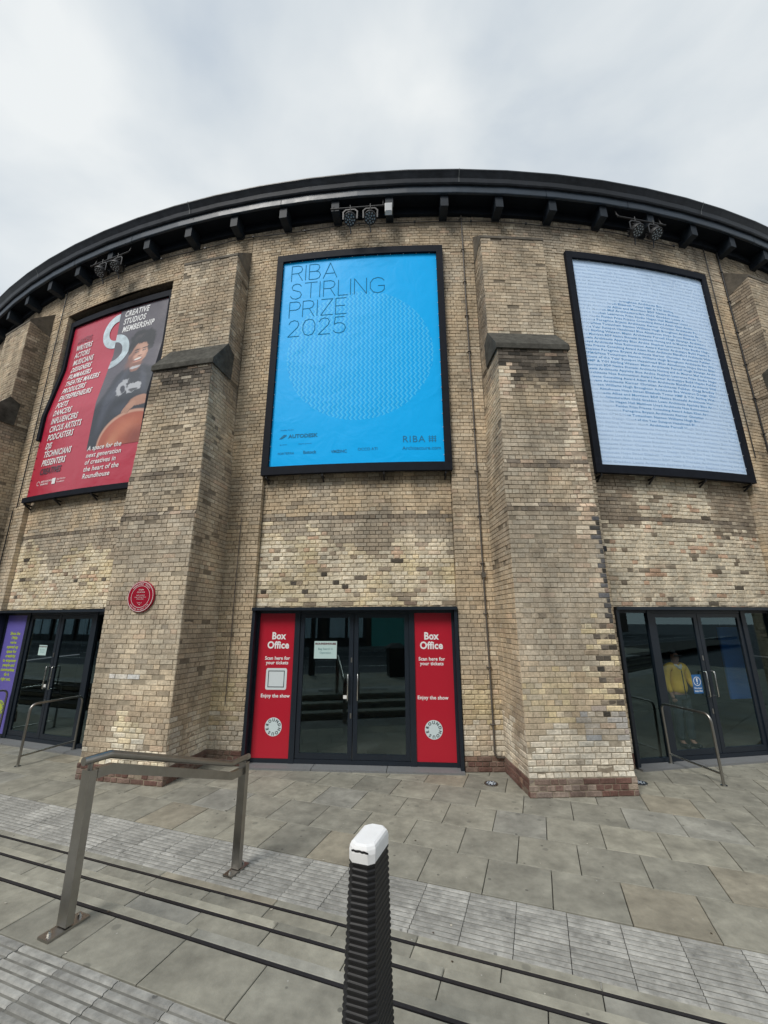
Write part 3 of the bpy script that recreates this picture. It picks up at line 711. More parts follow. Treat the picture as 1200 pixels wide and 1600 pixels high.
# upper pavement
upv = MB(); upv.add([uv(-60,-32.3,H3-.045),uv(60,-32.3,H3-.045),uv(60,-28.13,H3-.045),uv(-60,-28.13,H3-.045)],[(0,1,2,3)])
UP = upv.build('upper_pavement', M['bed'], None, label='upper pavement beside the road above the steps', kind='structure')
rt = MB(); tile_rows([-28.33, -28.715], H3, UP, 8.25, rt)
ct = 0
for ri in range(6):
    vc = -28.915-.2885-ri*.577
    for i in range(-50, 50):
        u_ = 8.4+(.2885 if ri%2 else 0)+i*.577; c = stone_col()
        if in_view(uv(u_,vc,H3), .15) : place(SM[ct%5], u_, vc, H3, UP, c, 'paving_slab'); ct += 1
        else:
            a, b = .285, .285; z=H3
            rt.add([uv(u_-a,vc-b,z-.05),uv(u_+a,vc-b,z-.05),uv(u_+a,vc+b,z-.05),uv(u_-a,vc+b,z-.05),uv(u_-a,vc-b,z),uv(u_+a,vc-b,z),uv(u_+a,vc+b,z),uv(u_-a,vc+b,z)],[(4,5,6,7),(0,1,5,4),(1,2,6,5),(2,3,7,6),(3,0,4,7)], c)
rt.build('outer_paving_slabs', M['slab_attr'], UP, kind='stuff')
# road and far pavement (seen only mirrored in the door glass)
def slabuv(name, u0,u1,v0,v1,z0,z1, m, **kw):
    q = MB(); q.box(u0,u1,v0,v1,z0,z1,None,0,MUV); return q.build(name, m, None, **kw)
slabuv('kerb', -60,60,-32.45,-32.3,-.05,H3, M['granite'], kind='structure')
slabuv('road', -80,80,-46,-32.45,-.05,H3-.11, M['asphalt'], kind='structure')
slabuv('far_pavement', -80,80,-62,-46,-.05,H3, M['granite'], kind='structure')
q = MB()
for v0 in (-32.9,-33.05,-45.5): q.box(-80,80,v0-.04,v0+.04,H3-.11,H3-.106,None,0,MUV)
for i in range(-12,13): q.box(i*5,i*5+3,-39.1,-39.0,H3-.11,H3-.106,None,0,MUV)
for v0 in (-35.98,-41.5): q.box(-80,80,v0-.05,v0+.05,H3-.11,H3-.106,None,0,MUV)
q.build('road_markings', M['white'], None, kind='structure')


# ------------------------------------------------------------------ banners
def uvmat(name, fbuild, rough=.45):
    m = bpy.data.materials.new(name); m.use_nodes = True; t = m.node_tree; b = t.nodes['Principled BSDF']; b.inputs['Roughness'].default_value = rough
    u = nn(t,'ShaderNodeUVMap', uv_map='UVMap'); s = nn(t,'ShaderNodeSeparateXYZ'); t.links.new(u.outputs[0], s.inputs[0])
    fbuild(t, b, s.outputs[0], s.outputs[1]); return m
def mth(t, op, a, b=None, c=None):
    n = t.nodes.new('ShaderNodeMath'); n.operation = op
    for i, q in enumerate((a,b,c)):
        if q is None: continue
        if isinstance(q, (int,float)): n.inputs[i].default_value = q
        else: t.links.new(q, n.inputs[i])
    return n.outputs[0]
def circle_mask(t, u, v, cx, cz, r):
    du = mth(t,'SUBTRACT',u,cx); dv = mth(t,'SUBTRACT',v,cz)
    d = mth(t,'SQRT', mth(t,'ADD', mth(t,'MULTIPLY',du,du), mth(t,'MULTIPLY',dv,dv)))
    return mth(t,'LESS_THAN', d, r)
def mixc(t, fac, c1, c2):
    n = t.nodes.new('ShaderNodeMix'); n.data_type = 'RGBA'
    for idx, q in ((6,c1),(7,c2)):
        if isinstance(q, tuple): n.inputs[idx].default_value = (*q,1)
        else: t.links.new(q, n.inputs[idx])
    if isinstance(fac, (int,float)): n.inputs[0].default_value = fac
    else: t.links.new(fac, n.inputs[0])
    return n.outputs[2]
def wrinkle(t, b, s=.25):
    g = nn(t,'ShaderNodeNewGeometry'); n = nn(t,'ShaderNodeTexNoise', Scale=1.7, Detail=3, Distortion=.6); t.links.new(g.outputs['Position'], n.inputs['Vector'])
    bp = nn(t,'ShaderNodeBump', Strength=s, Distance=.07); t.links.new(n.outputs[0], bp.inputs['Height']); t.links.new(bp.outputs[0], b.inputs['Normal'])
def f_blue(t, b, u, v):
    m = circle_mask(t, u, v, .04, 7.6, 1.515)
    # little stepped zig-zags in rows
    zz = mth(t,'PINGPONG', v, .062)
    st = mth(t,'FRACT', mth(t,'ADD', mth(t,'MULTIPLY', u, 11.0), mth(t,'MULTIPLY', zz, 9.0)))
    line = mth(t,'LESS_THAN', st, .40); dk = mth(t,'GREATER_THAN', st, .72)
    base = (.0,.46,1.0)
    c1 = mixc(t, mth(t,'MULTIPLY', line, m), base, (.06,.555,1.0))
    c2 = mixc(t, mth(t,'MULTIPLY', dk, m), c1, (.0,.38,.90)); b.inputs['Specular IOR Level'].default_value = .15
    t.links.new(c2, b.inputs['Base Color']); wrinkle(t, b)
M['cv_blue'] = uvmat('blue_canvas_print', f_blue, .42)
def f_pale(t, b, u, v):
    b.inputs['Base Color'].default_value = (.60,.77,.99,1); wrinkle(t, b)
M['cv_pale'] = uvmat('pale_canvas', f_pale, .4)
def f_names(t, b, u, v):
    m = circle_mask(t, u, v, -.10, 7.58, 1.56)
    t.links.new(mixc(t, m, (.49,.65,.85), (.13,.34,.62)), b.inputs['Base Color'])
M['names'] = uvmat('names_print', f_names, .5)
def f_red(t, b, u, v):
    b.inputs['Base Color'].default_value = (.50,.022,.055,1); b.inputs['Specular IOR Level'].default_value = 1.0; wrinkle(t, b, .3)
M['cv_red'] = uvmat('red_canvas', f_red, .30)
flatm = {}
def P_(name, col, rough=.32):
    if name not in flatm: flatm[name] = mat(name, col, rough, 0, 1.0 if name[:4] in ('ink_','phot') else .5, build=noisy(col, .45, 3.2, 0, big=.3, bigscale=1.1) if name[:4] in ('ink_','phot') else None)
    return flatm[name]
def surf(k, rf, off=0): return lambda x, z: cyl(k*2*HB+x, rf(z)+off, z)
def canvas(k, rf, x0, x1, z0, z1, m, parent, off=0, name='canvas'):
    mb = MB(); f = surf(k, rf, off); nx, nz_ = 20, 60; vs=[];fs=[];uvs=[]
    for i in range(nx+1):
        for j in range(nz_+1):
            x = x0+(x1-x0)*i/nx; z = z0+(z1-z0)*j/nz_; vs.append(f(x,z)); uvs.append((x,z))
    for i in range(nx):
        for j in range(nz_): a=i*(nz_+1)+j; fs.append((a,a+nz_+1,a+nz_+2,a+1))
    mb.add(vs,fs,None,uvs,0,True); return mb.build(name, m, parent)
def bar(mb, k, x0,x1,z0,z1, r0, r1, nx=10, nz_=1):
    # r0, r1: functions of z
    for i in range(nx):
        for j in range(nz_):
            a, b = x0+(x1-x0)*i/nx, x0+(x1-x0)*(i+1)/nx; c, d = z0+(z1-z0)*j/nz_, z0+(z1-z0)*(j+1)/nz_
            s = k*2*HB
            V = [cyl(s+a,r0(c),c),cyl(s+b,r0(c),c),cyl(s+b,r1(c),c),cyl(s+a,r1(c),c),cyl(s+a,r0(d),d),cyl(s+b,r0(d),d),cyl(s+b,r1(d),d),cyl(s+a,r1(d),d)]
            fs = [(2,3,7,6)]
            if i == 0: fs.append((3,0,4,7))
            if i == nx-1: fs.append((1,2,6,5))
            if j == 0: fs.append((0,1,2,3))
            if j == nz_-1: fs.append((4,5,6,7))
            mb.add(V, fs)
def banner(k, label, m, rf=None, left_to=None):
    root = empty('banner', cyl(k*2*HB, R, 4.98), label, 'banner')
    rf = rf or (lambda z: R+.035)
    r0 = lambda z: rf(z)-.03; r1 = lambda z: rf(z)+.055
    xo, xi, z0, zi0, zi1, z1 = 1.825, 1.69, 5.0, 5.165, 10.045, 10.215
    if k < 0: xo, xi, z1 , zi1, z0, zi0 = 1.79, 1.665, 10.06, 9.90, 4.97, 5.09
    f = MB(); bar(f,k,-xo,xo,zi1,z1,r0,r1,12); f.build('frame_rail', M['bframe'], root)
    f = MB(); bar(f,k,-xo,xo,z0,zi0,r0,r1,12); f.build('frame_rail', M['bframe'], root)
    for sg in (-1,1):
        f = MB(); zb = zi0+.002
        if sg < 0 and left_to: zb = left_to
        a, b = (-xo,-xi) if sg < 0 else (xi,xo)
        bar(f,k,a,b,zb,zi1-.002,r0,r1,1,30); f.build('frame_rail', M['bframe'], root)
    xl = -xi-.03
    if k < 0: xl = -1.72
    cv = canvas(k, rf, xl, xi+.01, zi0-.01, zi1+.01, m, root)
    # lacing ties along the edges
    t_ = MB(); fn = surf(k, rf, .012)
    for i in range(17):
        z = zi0+.15+i*(zi1-zi0-.3)/16
        for sg in (-1,1):
            x = sg*(xi-.012); p = fn(x, z); q = fn(x+sg*.045, z+.01); t_.sweep([p,q],.007,5)
    for i in range(12):
        x = -xi+.15+i*(2*xi-.3)/11
        for z,dz in ((zi0+.012,-.04),(zi1-.012,.04)): t_.sweep([fn(x,z),fn(x+.005,z+dz)],.007,5)
    t_.build('lacing_ties', M['white'] if k != -1 else M['black'], root, kind='stuff')
    for x in (-1.72,-.62,.55,1.70):
        b_ = MB(); r_ = rf(5)
        s = k*2*HB+x; b_.sweep([cyl(s,R-.09,z0-.13),cyl(s,R-.05,z0-.10),cyl(s,r_+.02,z0-.03),cyl(s,r_+.02,z0+.0)],.018,6); b_.sweep([cyl(s,R-.09,z0-.045),cyl(s,r_+.03,z0-.035)],.02,6); b_.build('support_bracket', M['black'], root)
    return root, rf
# middle: the cyan prize banner
B0, rf0 = banner(0, 'bright cyan banner with thin line lettering and a big patterned circle over the middle doors', M['cv_blue'])
f0 = surf(0, rf0, .004)
ST_ = {
 'R': ([[(0,0),(0,1),(.42,1),(.60,.93),(.68,.76),(.60,.58),(.42,.50),(0,.50)],[(.40,.50),(.70,0)]], .72),
 'I': ([[(0,0),(0,1)]], .06),
 'B': ([[(0,0),(0,1),(.40,1),(.58,.94),(.64,.77),(.57,.60),(.40,.53),(0,.53)],[(.40,.53),(.62,.46),(.71,.27),(.62,.07),(.42,0),(0,0)]], .72),
 'A': ([[(0,0),(.42,1),(.84,0)],[(.13,.30),(.71,.30)]], .84),
 'S': ([[(.64,.82),(.55,.94),(.36,1),(.16,.94),(.07,.78),(.14,.62),(.36,.53),(.58,.45),(.68,.27),(.60,.08),(.36,0),(.12,.06),(0,.22)]], .70),
 'T': ([[(0,1),(.76,1)],[(.38,1),(.38,0)]], .76),
 'L': ([[(0,1),(0,0),(.55,0)]], .56),
 'N': ([[(0,0),(0,1),(.72,0),(.72,1)]], .74),
 'G': ([[(.84,.80),(.72,.93),(.48,1),(.20,.92),(.03,.68),(.03,.32),(.20,.08),(.48,0),(.72,.07),(.86,.22),(.86,.47),(.50,.47)]], .90),
 'P': ([[(0,0),(0,1),(.42,1),(.60,.93),(.68,.75),(.60,.56),(.42,.48),(0,.48)]], .66),
 'Z': ([[(.02,1),(.70,1),(0,0),(.72,0)]], .72),
 'E': ([[(.62,1),(0,1),(0,0),(.64,0)],[(0,.52),(.55,.52)]], .62),
 '2': ([[(.03,.78),(.12,.94),(.32,1),(.52,.94),(.60,.76),(.54,.56),(0,0),(.64,0)]], .66),
 '0': ([[(.36,1),(.14,.93),(.02,.68),(.02,.32),(.14,.07),(.36,0),(.58,.07),(.70,.32),(.70,.68),(.58,.93),(.36,1)]], .74),
 '5': ([[(.60,1),(.10,1),(.05,.56),(.24,.64),(.44,.62),(.62,.50),(.68,.31),(.58,.08),(.34,0),(.12,.05),(0,.18)]], .68)}
def stroke_word(mb, fn, word, x, z, h, wdt, wx=1.0, gap=.17, width=None):
    tot = sum(ST_[c][1] for c in word)*h*wx + gap*h*(len(word)-1)
    if width: kx = width/tot
    else: kx = 1
    for c in word:
        for pl in ST_[c][0]:
            pts = [(x+p[0]*h*wx*kx, z+p[1]*h) for p in pl]
            for a, b in zip(pts, pts[1:]):
                dx, dz = b[0]-a[0], b[1]-a[1]; l = math.hypot(dx,dz); nx_, nz_ = -dz/l*wdt/2, dx/l*wdt/2; ex, ez = dx/l*wdt*.3, dz/l*wdt*.3
                poly(mb, fn, [(a[0]-nx_-ex,a[1]-nz_-ez),(b[0]-nx_+ex,b[1]-nz_+ez),(b[0]+nx_+ex,b[1]+nz_+ez),(a[0]+nx_-ex,a[1]+nz_-ez)])
        x += (ST_[c][1]*wx+gap)*h*kx
mb = MB()
for wd, z, wid in (('RIBA',9.53,1.02),('STIRLING',9.05,2.07),('PRIZE',8.575,1.24),('2025',8.10,1.24)):
    stroke_word(mb, f0, wd, -1.49, z, .40, .0165, width=wid)
mb.build('title_lettering', mat('title_ink',(.02,.19,.36),.7,0,.05), B0)
mb = MB()
put_text(mb, f0, -1.33, 5.765, 'AUTODESK', .075, bold=.03, xs=1.05)
poly(mb, f0, [(-1.52,5.755),(-1.46,5.755),(-1.37,5.815),(-1.37,5.84),(-1.43,5.84)])
put_text(mb, f0, -1.50, 5.93, 'Headline Partner', .028, res=1)
put_text(mb, f0, -1.50, 5.62, 'Sponsors', .028, res=1); put_text(mb, f0, -1.12, 5.62, 'Award sponsors', .028, res=1)
put_text(mb, f0, -1.53, 5.42, 'FORTERRA', .048); put_text(mb, f0, -1.02, 5.42, 'Ibstock', .062, bold=.02)
put_text(mb, f0, -.47, 5.41, 'VMZINC', .058, bold=.02); put_text(mb, f0, .05, 5.44, 'OCCO ATI', .055)
mb.build('sponsor_lettering', M['bdgy'], B0, kind='stuff')
mb = MB()
put_text(mb, f0, .90, 5.585, 'RIBA', .135, spacing=1.12)
put_text(mb, f0, .90, 5.43, 'Architecture.com', .072)
for x in (1.42,1.475,1.53):
    poly(mb, f0, [(x-.006,5.58),(x+.006,5.58),(x+.006,5.72),(x-.006,5.72)])
for z in (5.61,5.65,5.69): poly(mb, f0, [(1.40,z-.005),(1.55,z-.005),(1.55,z+.005),(1.40,z+.005)])
mb.build('crest_lettering', M['bdgy'], B0)

# right: the pale names banner
B1, rf1 = banner(1, 'pale blue banner covered in rows of names with a darker circle of names', M['cv_pale'])
f1 = surf(1, rf1, .004)
NAMES = ('Award Adam Khan Architects Blandford Architects Witherford Watson Mann Hopkins Peregrine Bryant Architects Karner Christian Architects '
 'Feilden Clegg Bradley Studios CPMG/Nex Tottenham Stanton Williams Hugh Broughton Architects Eve Waldron Design Client of the Year Sunspot Hazelmead '
 'Blue Almshouse Hope Street Elizabeth Tower HMP & YOI Stirling Watson Mann Architects Purcell Hugh Strange Architects Allies and Morrison BDP Native '
 'Shenaski Architects Herzog and de Meuron Muf Architecture/Art Child Graddon Lewis Architects Appleby Blue Archio Stephen Lawrence Prize '
 'Studio Hagen Hall Matthew Lloyd Architects Nex Reinvention Award Karner Archetype Build Haptic Fielden Prize Prisons Consulting ').split()
mb = MB(); i = 0; z = 9.955; g = random.Random(4)
_lc = {}
while z > 5.20:
    ln = ''; 
    while len(ln) < 74: ln += NAMES[i % len(NAMES)]+' '; i += 1
    vs, fs = text2d(ln.strip(), .050, res=1, bold=.012)
    mx = max(v[0] for v in vs); kx = 3.34/mx
    vs = [(-1.68+a*kx, z+b) for a, b in vs]
    mb.add([f1(*q) for q in vs], fs, None, vs)
    z -= .0925; i += g.randrange(5)
mb.build('names_lettering', M['names'], B1)

# left: the red membership banner
rfL = lambda z: R-.145 + .185*max(0, min(1, (8.6-z)/1.4))
BL, _ = banner(-1, 'red and grey membership banner with a portrait photo and a list of trades', M['cv_red'], rfL, left_to=6.55)
fl = lambda o: surf(-1, rfL, o)
def f_portrait(t, b, u0, v0):
    # a soft photographic print: a smiling dark-haired player in a dark shirt leaning on an orange drum
    cmb = nn(t,'ShaderNodeCombineXYZ'); t.links.new(u0, cmb.inputs[0]); t.links.new(v0, cmb.inputs[1])
    nw = nn(t,'ShaderNodeTexNoise', Scale=5.5, Detail=4, Roughness=.6); t.links.new(cmb.outputs[0], nw.inputs['Vector'])
    sp = nn(t,'ShaderNodeSeparateColor'); t.links.new(nw.outputs['Color'], sp.inputs[0])
    def warp(a): return (mth(t,'MULTIPLY_ADD', mth(t,'SUBTRACT', sp.outputs[0], .5), a, u0), mth(t,'MULTIPLY_ADD', mth(t,'SUBTRACT', sp.outputs[1], .5), a, v0))
    W = {0: (u0, v0), 1: warp(.09), 2: warp(.26)}
    cur = [None]
    nb = nn(t,'ShaderNodeTexNoise', Scale=1.4, Detail=4); t.links.new(cmb.outputs[0], nb.inputs['Vector'])
    cur[0] = mixc(t, nb.outputs[0], (.055,.050,.068), (.125,.105,.125))
    def blob(cx, cz, rx, rz, ang, soft, col, w=1, op=1.0):
        U, V = W[w]; c_, s_ = math.cos(math.radians(ang)), math.sin(math.radians(ang))
        du, dv = mth(t,'SUBTRACT',U,cx), mth(t,'SUBTRACT',V,cz)
        p = mth(t,'MULTIPLY_ADD', dv, s_/rx, mth(t,'MULTIPLY',du,c_/rx)); q = mth(t,'MULTIPLY_ADD', dv, c_/rz, mth(t,'MULTIPLY',du,-s_/rz))
        d = mth(t,'SQRT', mth(t,'ADD', mth(t,'MULTIPLY',p,p), mth(t,'MULTIPLY',q,q)))
        mr = nn(t,'ShaderNodeMapRange', interpolation_type='SMOOTHSTEP'); mr.inputs[1].default_value = 1-soft; mr.inputs[2].default_value = 1+soft; mr.inputs[3].default_value = op; mr.inputs[4].default_value = 0
        t.links.new(d, mr.inputs[0]); cur[0] = mixc(t, mr.outputs[0], cur[0], col)
    D=(.012,.014,.024)
    blob(.90,7.05,.62,1.0,0,.10,D); blob(1.02,7.78,.56,.30,0,.15,D); blob(.45,6.7,.42,.85,-12,.10,D); blob(1.55,7.2,.35,.75,0,.15,D)
    blob(.66,7.5,.10,.5,-14,.8,(.05,.055,.08)); blob(.42,7.0,.09,.5,-10,.8,(.045,.05,.075)); blob(1.38,7.6,.08,.35,20,.8,(.04,.045,.07)); blob(.95,6.9,.25,.12,10,.8,(.035,.04,.06))
    blob(.99,8.10,.17,.19,0,.15,(.27,.115,.075)); blob(1.0,8.04,.15,.045,6,.25,(.50,.50,.52))
    blob(1.01,8.90,.40,.24,-5,.14,(.010,.009,.011),2); blob(.74,8.62,.13,.22,0,.2,(.010,.009,.011),2)
    blob(.725,8.42,.05,.09,-8,.2,(.34,.15,.10)); blob(.985,8.44,.262,.35,-8,.07,(.47,.235,.155),1)
    blob(.81,8.33,.11,.26,-14,.7,(.22,.09,.06)); blob(1.0,8.13,.17,.06,0,.6,(.24,.10,.065)); blob(1.10,8.44,.10,.15,0,.8,(.62,.35,.25)); blob(.92,8.37,.08,.08,0,.8,(.60,.32,.22)); blob(1.02,8.66,.17,.07,0,.7,(.56,.31,.22))
    blob(1.035,8.44,.035,.10,-6,.6,(.64,.38,.28),0); blob(1.03,8.372,.065,.018,5,.5,(.17,.06,.04),0)
    for x,dz in ((.895,0),(1.115,.02)): blob(x,8.575+dz,.080,.017,6,.4,(.02,.014,.012),0); blob(x,8.505+dz,.058,.020,5,.35,(.03,.018,.016),0); blob(x+.012,8.51+dz,.012,.008,0,.5,(.5,.45,.42),0)
    blob(1.0,8.27,.135,.055,9,.25,(.24,.05,.045),0); blob(1.0,8.282,.112,.032,9,.25,(.74,.70,.64),0); blob(1.0,8.205,.10,.02,8,.6,(.56,.25,.18),0)
    blob(1.26,8.72,.075,.22,8,.25,(.010,.009,.011),2); blob(1.0,8.835,.27,.085,-4,.3,(.010,.009,.011),2); blob(.92,8.95,.14,.05,20,.8,(.05,.04,.045),2)
    blob(.80,7.48,.15,.23,-12,.12,(.42,.43,.46),2); blob(.84,7.42,.07,.10,0,.3,(.03,.03,.045),2); blob(1.14,7.45,.23,.13,8,.12,(.44,.45,.48),2); blob(1.18,7.39,.10,.05,0,.3,(.05,.05,.06),2); blob(.98,7.55,.04,.10,0,.3,(.04,.04,.05),2)
    blob(1.35,6.08,.96,.76,0,.03,(.60,.32,.22),0); blob(1.36,6.03,.93,.74,0,.03,(.42,.085,.035),0); blob(1.2,6.4,.35,.22,10,.9,(.56,.17,.08),1); blob(1.5,6.15,.3,.25,0,.9,(.26,.045,.02),1); blob(.8,6.1,.12,.25,-30,.8,(.56,.20,.10),1)
    blob(1.45,7.05,.30,.13,4,.15,(.46,.23,.15),1); blob(1.20,6.95,.16,.085,32,.15,(.50,.26,.17),1)
    for i in range(4): blob(1.02+i*.045,6.86-i*.012,.025,.085,-35,.25,(.48,.25,.165),0); blob(1.045+i*.045,6.855-i*.012,.008,.07,-35,.4,(.20,.08,.05),0)
    t.links.new(cur[0], b.inputs['Base Color']); b.inputs['Specular IOR Level'].default_value = 1.0; wrinkle(t, b, .3)
M['portrait'] = uvmat('portrait_print', f_portrait, .32)
cv = canvas(-1, rfL, .108, 1.66, 6.02, 9.885, M['portrait'], BL, .006, 'photo_print')
# the two-part S mark
mb = MB(); F3 = fl(.010)
ringpoly(mb, F3, .108, 9.30, .28, .50, 90, 270); ringpoly(mb, F3, .108, 8.68, .28, .50, 90, -90)
mb.build('emblem', P_('ink_paleblue',(.62,.74,.80)), BL)
def line_(x, z, body, cap, **kw):
    q = MB(); put_text(q, F3, x, z, body, cap, **kw); q.build('lettering_line', M['wprint'], BL)
mb = MB()
for i, s_ in enumerate(('CREATIVE','STUDIOS','MEMBERSHIP')): line_(.26, 9.66-i*.225, s_, .160, bold=.030, shear=.25, xs=.70, spacing=1.12)
T = ['WRITERS','ACTORS','MUSICIANS','DESIGNERS','FILMMAKERS','THEATRE MAKERS','PRODUCERS','ENTREPRENEURS','POETS','DANCERS','INFLUENCERS','CIRCUS ARTISTS','PODCASTERS','DJS','TECHNICIANS','PRESENTERS']
for i, s_ in enumerate(T): line_(-1.40, 9.10-i*.2175, s_, .148, bold=.028, shear=.25, xs=.66, spacing=1.12)
for i, s_ in enumerate(('A space for the','next generation','of creatives in','the heart of the','Roundhouse')): line_(.14, 5.99-i*.165, s_, .112, bold=.016, shear=.15, xs=.96, spacing=1.04)
ringpoly(mb, F3, -1.36, 5.40, .045, .055, 0, 300, 16); put_text(mb, F3, -1.27, 5.41, 'ARTS COUNCIL', .042, bold=.02); put_text(mb, F3, -1.27, 5.345, 'ENGLAND', .042, bold=.02)
poly(mb, F3, [(-.86,5.33),(-.74,5.33),(-.74,5.47),(-.86,5.47)]); put_text(mb, F3, -.70, 5.41, 'Paul Hamlyn', .042); put_text(mb, F3, -.70, 5.345, 'Foundation', .042)
mb.build('funder_lettering', M['wprint'], BL, kind='stuff')
mb = MB(); put_text(mb, F3, -1.40, 9.10-16*.2175, 'CREATIVES', .148, bold=.028, shear=.25, xs=.66, spacing=1.12); mb.build('dark_lettering', P_('ink_grey',(.06,.045,.065)), BL)
mb = MB(); put_text(mb, F3, -1.40, 9.10+.2175, 'MAKERS', .150, bold=.02, shear=.25, xs=.7); mb.build('faded_lettering', P_('ink_faded',(.40,.05,.08)), BL)
# next banner round the curve on the left, only its corner shows
BX, rx_ = banner(-2, 'red banner just past the leftmost buttress, barely in frame', M['cv_red'])

# ------------------------------------------------------------------ signs on the doorways
def fdoor(k, off): return lambda u, z: flat(k, u, DR+off, z)
def ring_text(mb, fn, cx, cz, r, body, cap, start=90, step=-36):
    for i, ch in enumerate(body):
        a = math.radians(start+step*i); vs, fs = text2d(ch, cap, bold=.03, align='CENTER', xs=1.0)
        rot = a-math.pi/2; c_, s_ = math.cos(rot), math.sin(rot); vs = [(p, q-cap/2) for p, q in vs]
        vs = [(p*c_-q*s_, p*s_+q*c_) for p, q in vs]
        mb.add([fn(cx+r*math.cos(a)+p, cz+r*math.sin(a)+q) for p,q in vs], fs)
for sg in (-1,1):
    root = empty('box_office_sign', flat(0, sg*1.38, DR, .1), ('red box office panel left of the middle doors, with a framed white tile' if sg < 0 else 'red box office panel right of the middle doors, lettering only'), 'sign', 'red panels beside the doors')
    p = MB(); bbox_l(p,0,*((-1.70,-1.055) if sg < 0 else (1.055,1.70)),DR-.015,DR+.004,.097,2.43); p.build('panel', M['red_sign'], root)
    mb = MB(); F_ = fdoor(0,.006); cx = -1.345 if sg < 0 else 1.345
    put_text(mb,F_,cx,1.985,'Box',.115,bold=.034,align='CENTER',xs=.90,spacing=1.05); put_text(mb,F_,cx,1.83,'Office',.115,bold=.034,align='CENTER',xs=.92,spacing=1.05)
    put_text(mb,F_,cx,1.64,'Scan here for',.055,bold=.026,align='CENTER',spacing=1.04); put_text(mb,F_,cx,1.565,'your tickets',.055,bold=.026,align='CENTER',spacing=1.04)
    put_text(mb,F_,cx,1.03,'Enjoy the show',.055,bold=.026,align='CENTER',spacing=1.04)
    mb.build('lettering', M['wprint'], root)
    mb = MB(); poly(mb, F_, disc_pts(cx,.57,.145,n=40)); mb.build('logo_disc', P_('logo_white',(.62,.72,.74)), root)
    mb = MB(); ring_text(mb, fdoor(0,.008), cx, .57, .108, 'UNDHOUSERO', .045); mb.build('logo_lettering', P_('logo_ink',(.02,.03,.04)), root)
    if sg < 0:
        mb = MB(); x0,x1,z0,z1,q = cx-.185,cx+.185,1.15,1.50,.03
        pts=[]
        for (ax,az,b0) in ((x1-q,z1-q,0),(x0+q,z1-q,90),(x0+q,z0+q,180),(x1-q,z0+q,270)):
            pts += [(ax+q*math.cos(math.radians(b0+d)), az+q*math.sin(math.radians(b0+d))) for d in (0,30,60,90)]
        poly(mb, F_, pts); mb.build('white_tile', P_('tile_white',(.66,.72,.74)), root)
        mb = MB(); F5 = fdoor(0,.008); a_,b_ = .145,.135
        for (x0,x1,z0,z1) in ((-a_,a_,b_-.012,b_),(-a_,a_,-b_,-b_+.012),(-a_,-a_+.012,-b_,b_),(a_-.012,a_,-b_,b_)): poly(mb,F5,[(cx+x0,1.325+z0),(cx+x1,1.325+z0),(cx+x1,1.325+z1),(cx+x0,1.325+z1)])
        mb.build('tile_border', P_('logo_ink',(.02,.03,.04)), root)
# purple panel on the left doorway
root = empty('purple_sign', flat(-1,-1.38,DR,.1), 'tall purple panel with lime green lettering left of the left doors', 'sign')
p = MB(); bbox_l(p,-1,-1.70,-1.055,DR-.015,DR+.004,.097,2.43); p.build('panel', M['purple'], root)
mb = MB(); F_ = fdoor(-1,.007)
for i, s_ in enumerate(('Since the','1960s','we\'ve','opened up','space for','creativity','to empower','people and','communities','do it','right out.')): put_text(mb,F_,-1.36,2.02-i*.092,s_,.06,bold=.04,align='CENTER')
mb.build('lettering', M['lime'], root)
mb = MB(); poly(mb,F_,disc_pts(-1.36,.57,.145,n=40)); mb.build('logo_disc', M['lime'], root)
mb = MB(); ring_text(mb, fdoor(-1,.009), -1.36, .57, .108, 'UNDHOUSERO', .045); mb.build('logo_lettering', P_('purple_ink',(.08,.07,.25)), root)
# paper notices
def notice(k, u, z, label, w_=.40, h_=.29):
    root = empty('paper_notice', flat(k,u,DR,z), label, 'notice')
    p = MB(); bbox_l(p,k,u-w_/2,u+w_/2,DR-.016,DR-.014,z,z+h_); p.build('sheet', M['paper'], root)
    mb = MB(); F_ = fdoor(k,-.012)
    put_text(mb,F_,u,z+h_*.80,'ROUNDHOUSE',.030*w_/.4,bold=.05,align='CENTER',xs=1.25); mb.build('heading', P_('heading_ink',(.12,.03,.04)), root)
    mb = MB(); put_text(mb,F_,u,z+h_*.50,'Bag Search in',.034*w_/.4,align='CENTER'); put_text(mb,F_,u,z+h_*.28,'Operation',.034*w_/.4,align='CENTER'); mb.build('lettering', P_('notice_ink',(.10,.26,.28)), root)
notice(0,-.50,1.66,'white bag search paper taped inside the left leaf of the middle doors')
notice(-1,-.42,1.62,'small bag search paper taped inside the left doors',.24,.20)
root = empty('safety_sign', flat(1,-.235,DR,1.05), 'blue fire door sign with white symbol beside the right door handles', 'sign')
p = MB(); bbox_l(p,1,-.33,-.14,DR-.016,DR-.013,1.05,1.36); p.build('panel', P_('safety_blue',(.02,.12,.32)), root)
mb = MB(); F_ = fdoor(1,-.011); ringpoly(mb,F_,-.235,1.25,.065,.075,0,360,24); poly(mb,F_,[(-.245,1.235),(-.225,1.235),(-.22,1.30),(-.25,1.30)]); poly(mb,F_,disc_pts(-.235,1.215,.011,n=8)); put_text(mb,F_,-.235,1.125,'Fire door',.028,align='CENTER',bold=.02); put_text(mb,F_,-.235,1.08,'keep shut',.028,align='CENTER',bold=.02)
mb.build('symbol', M['wprint'], root)
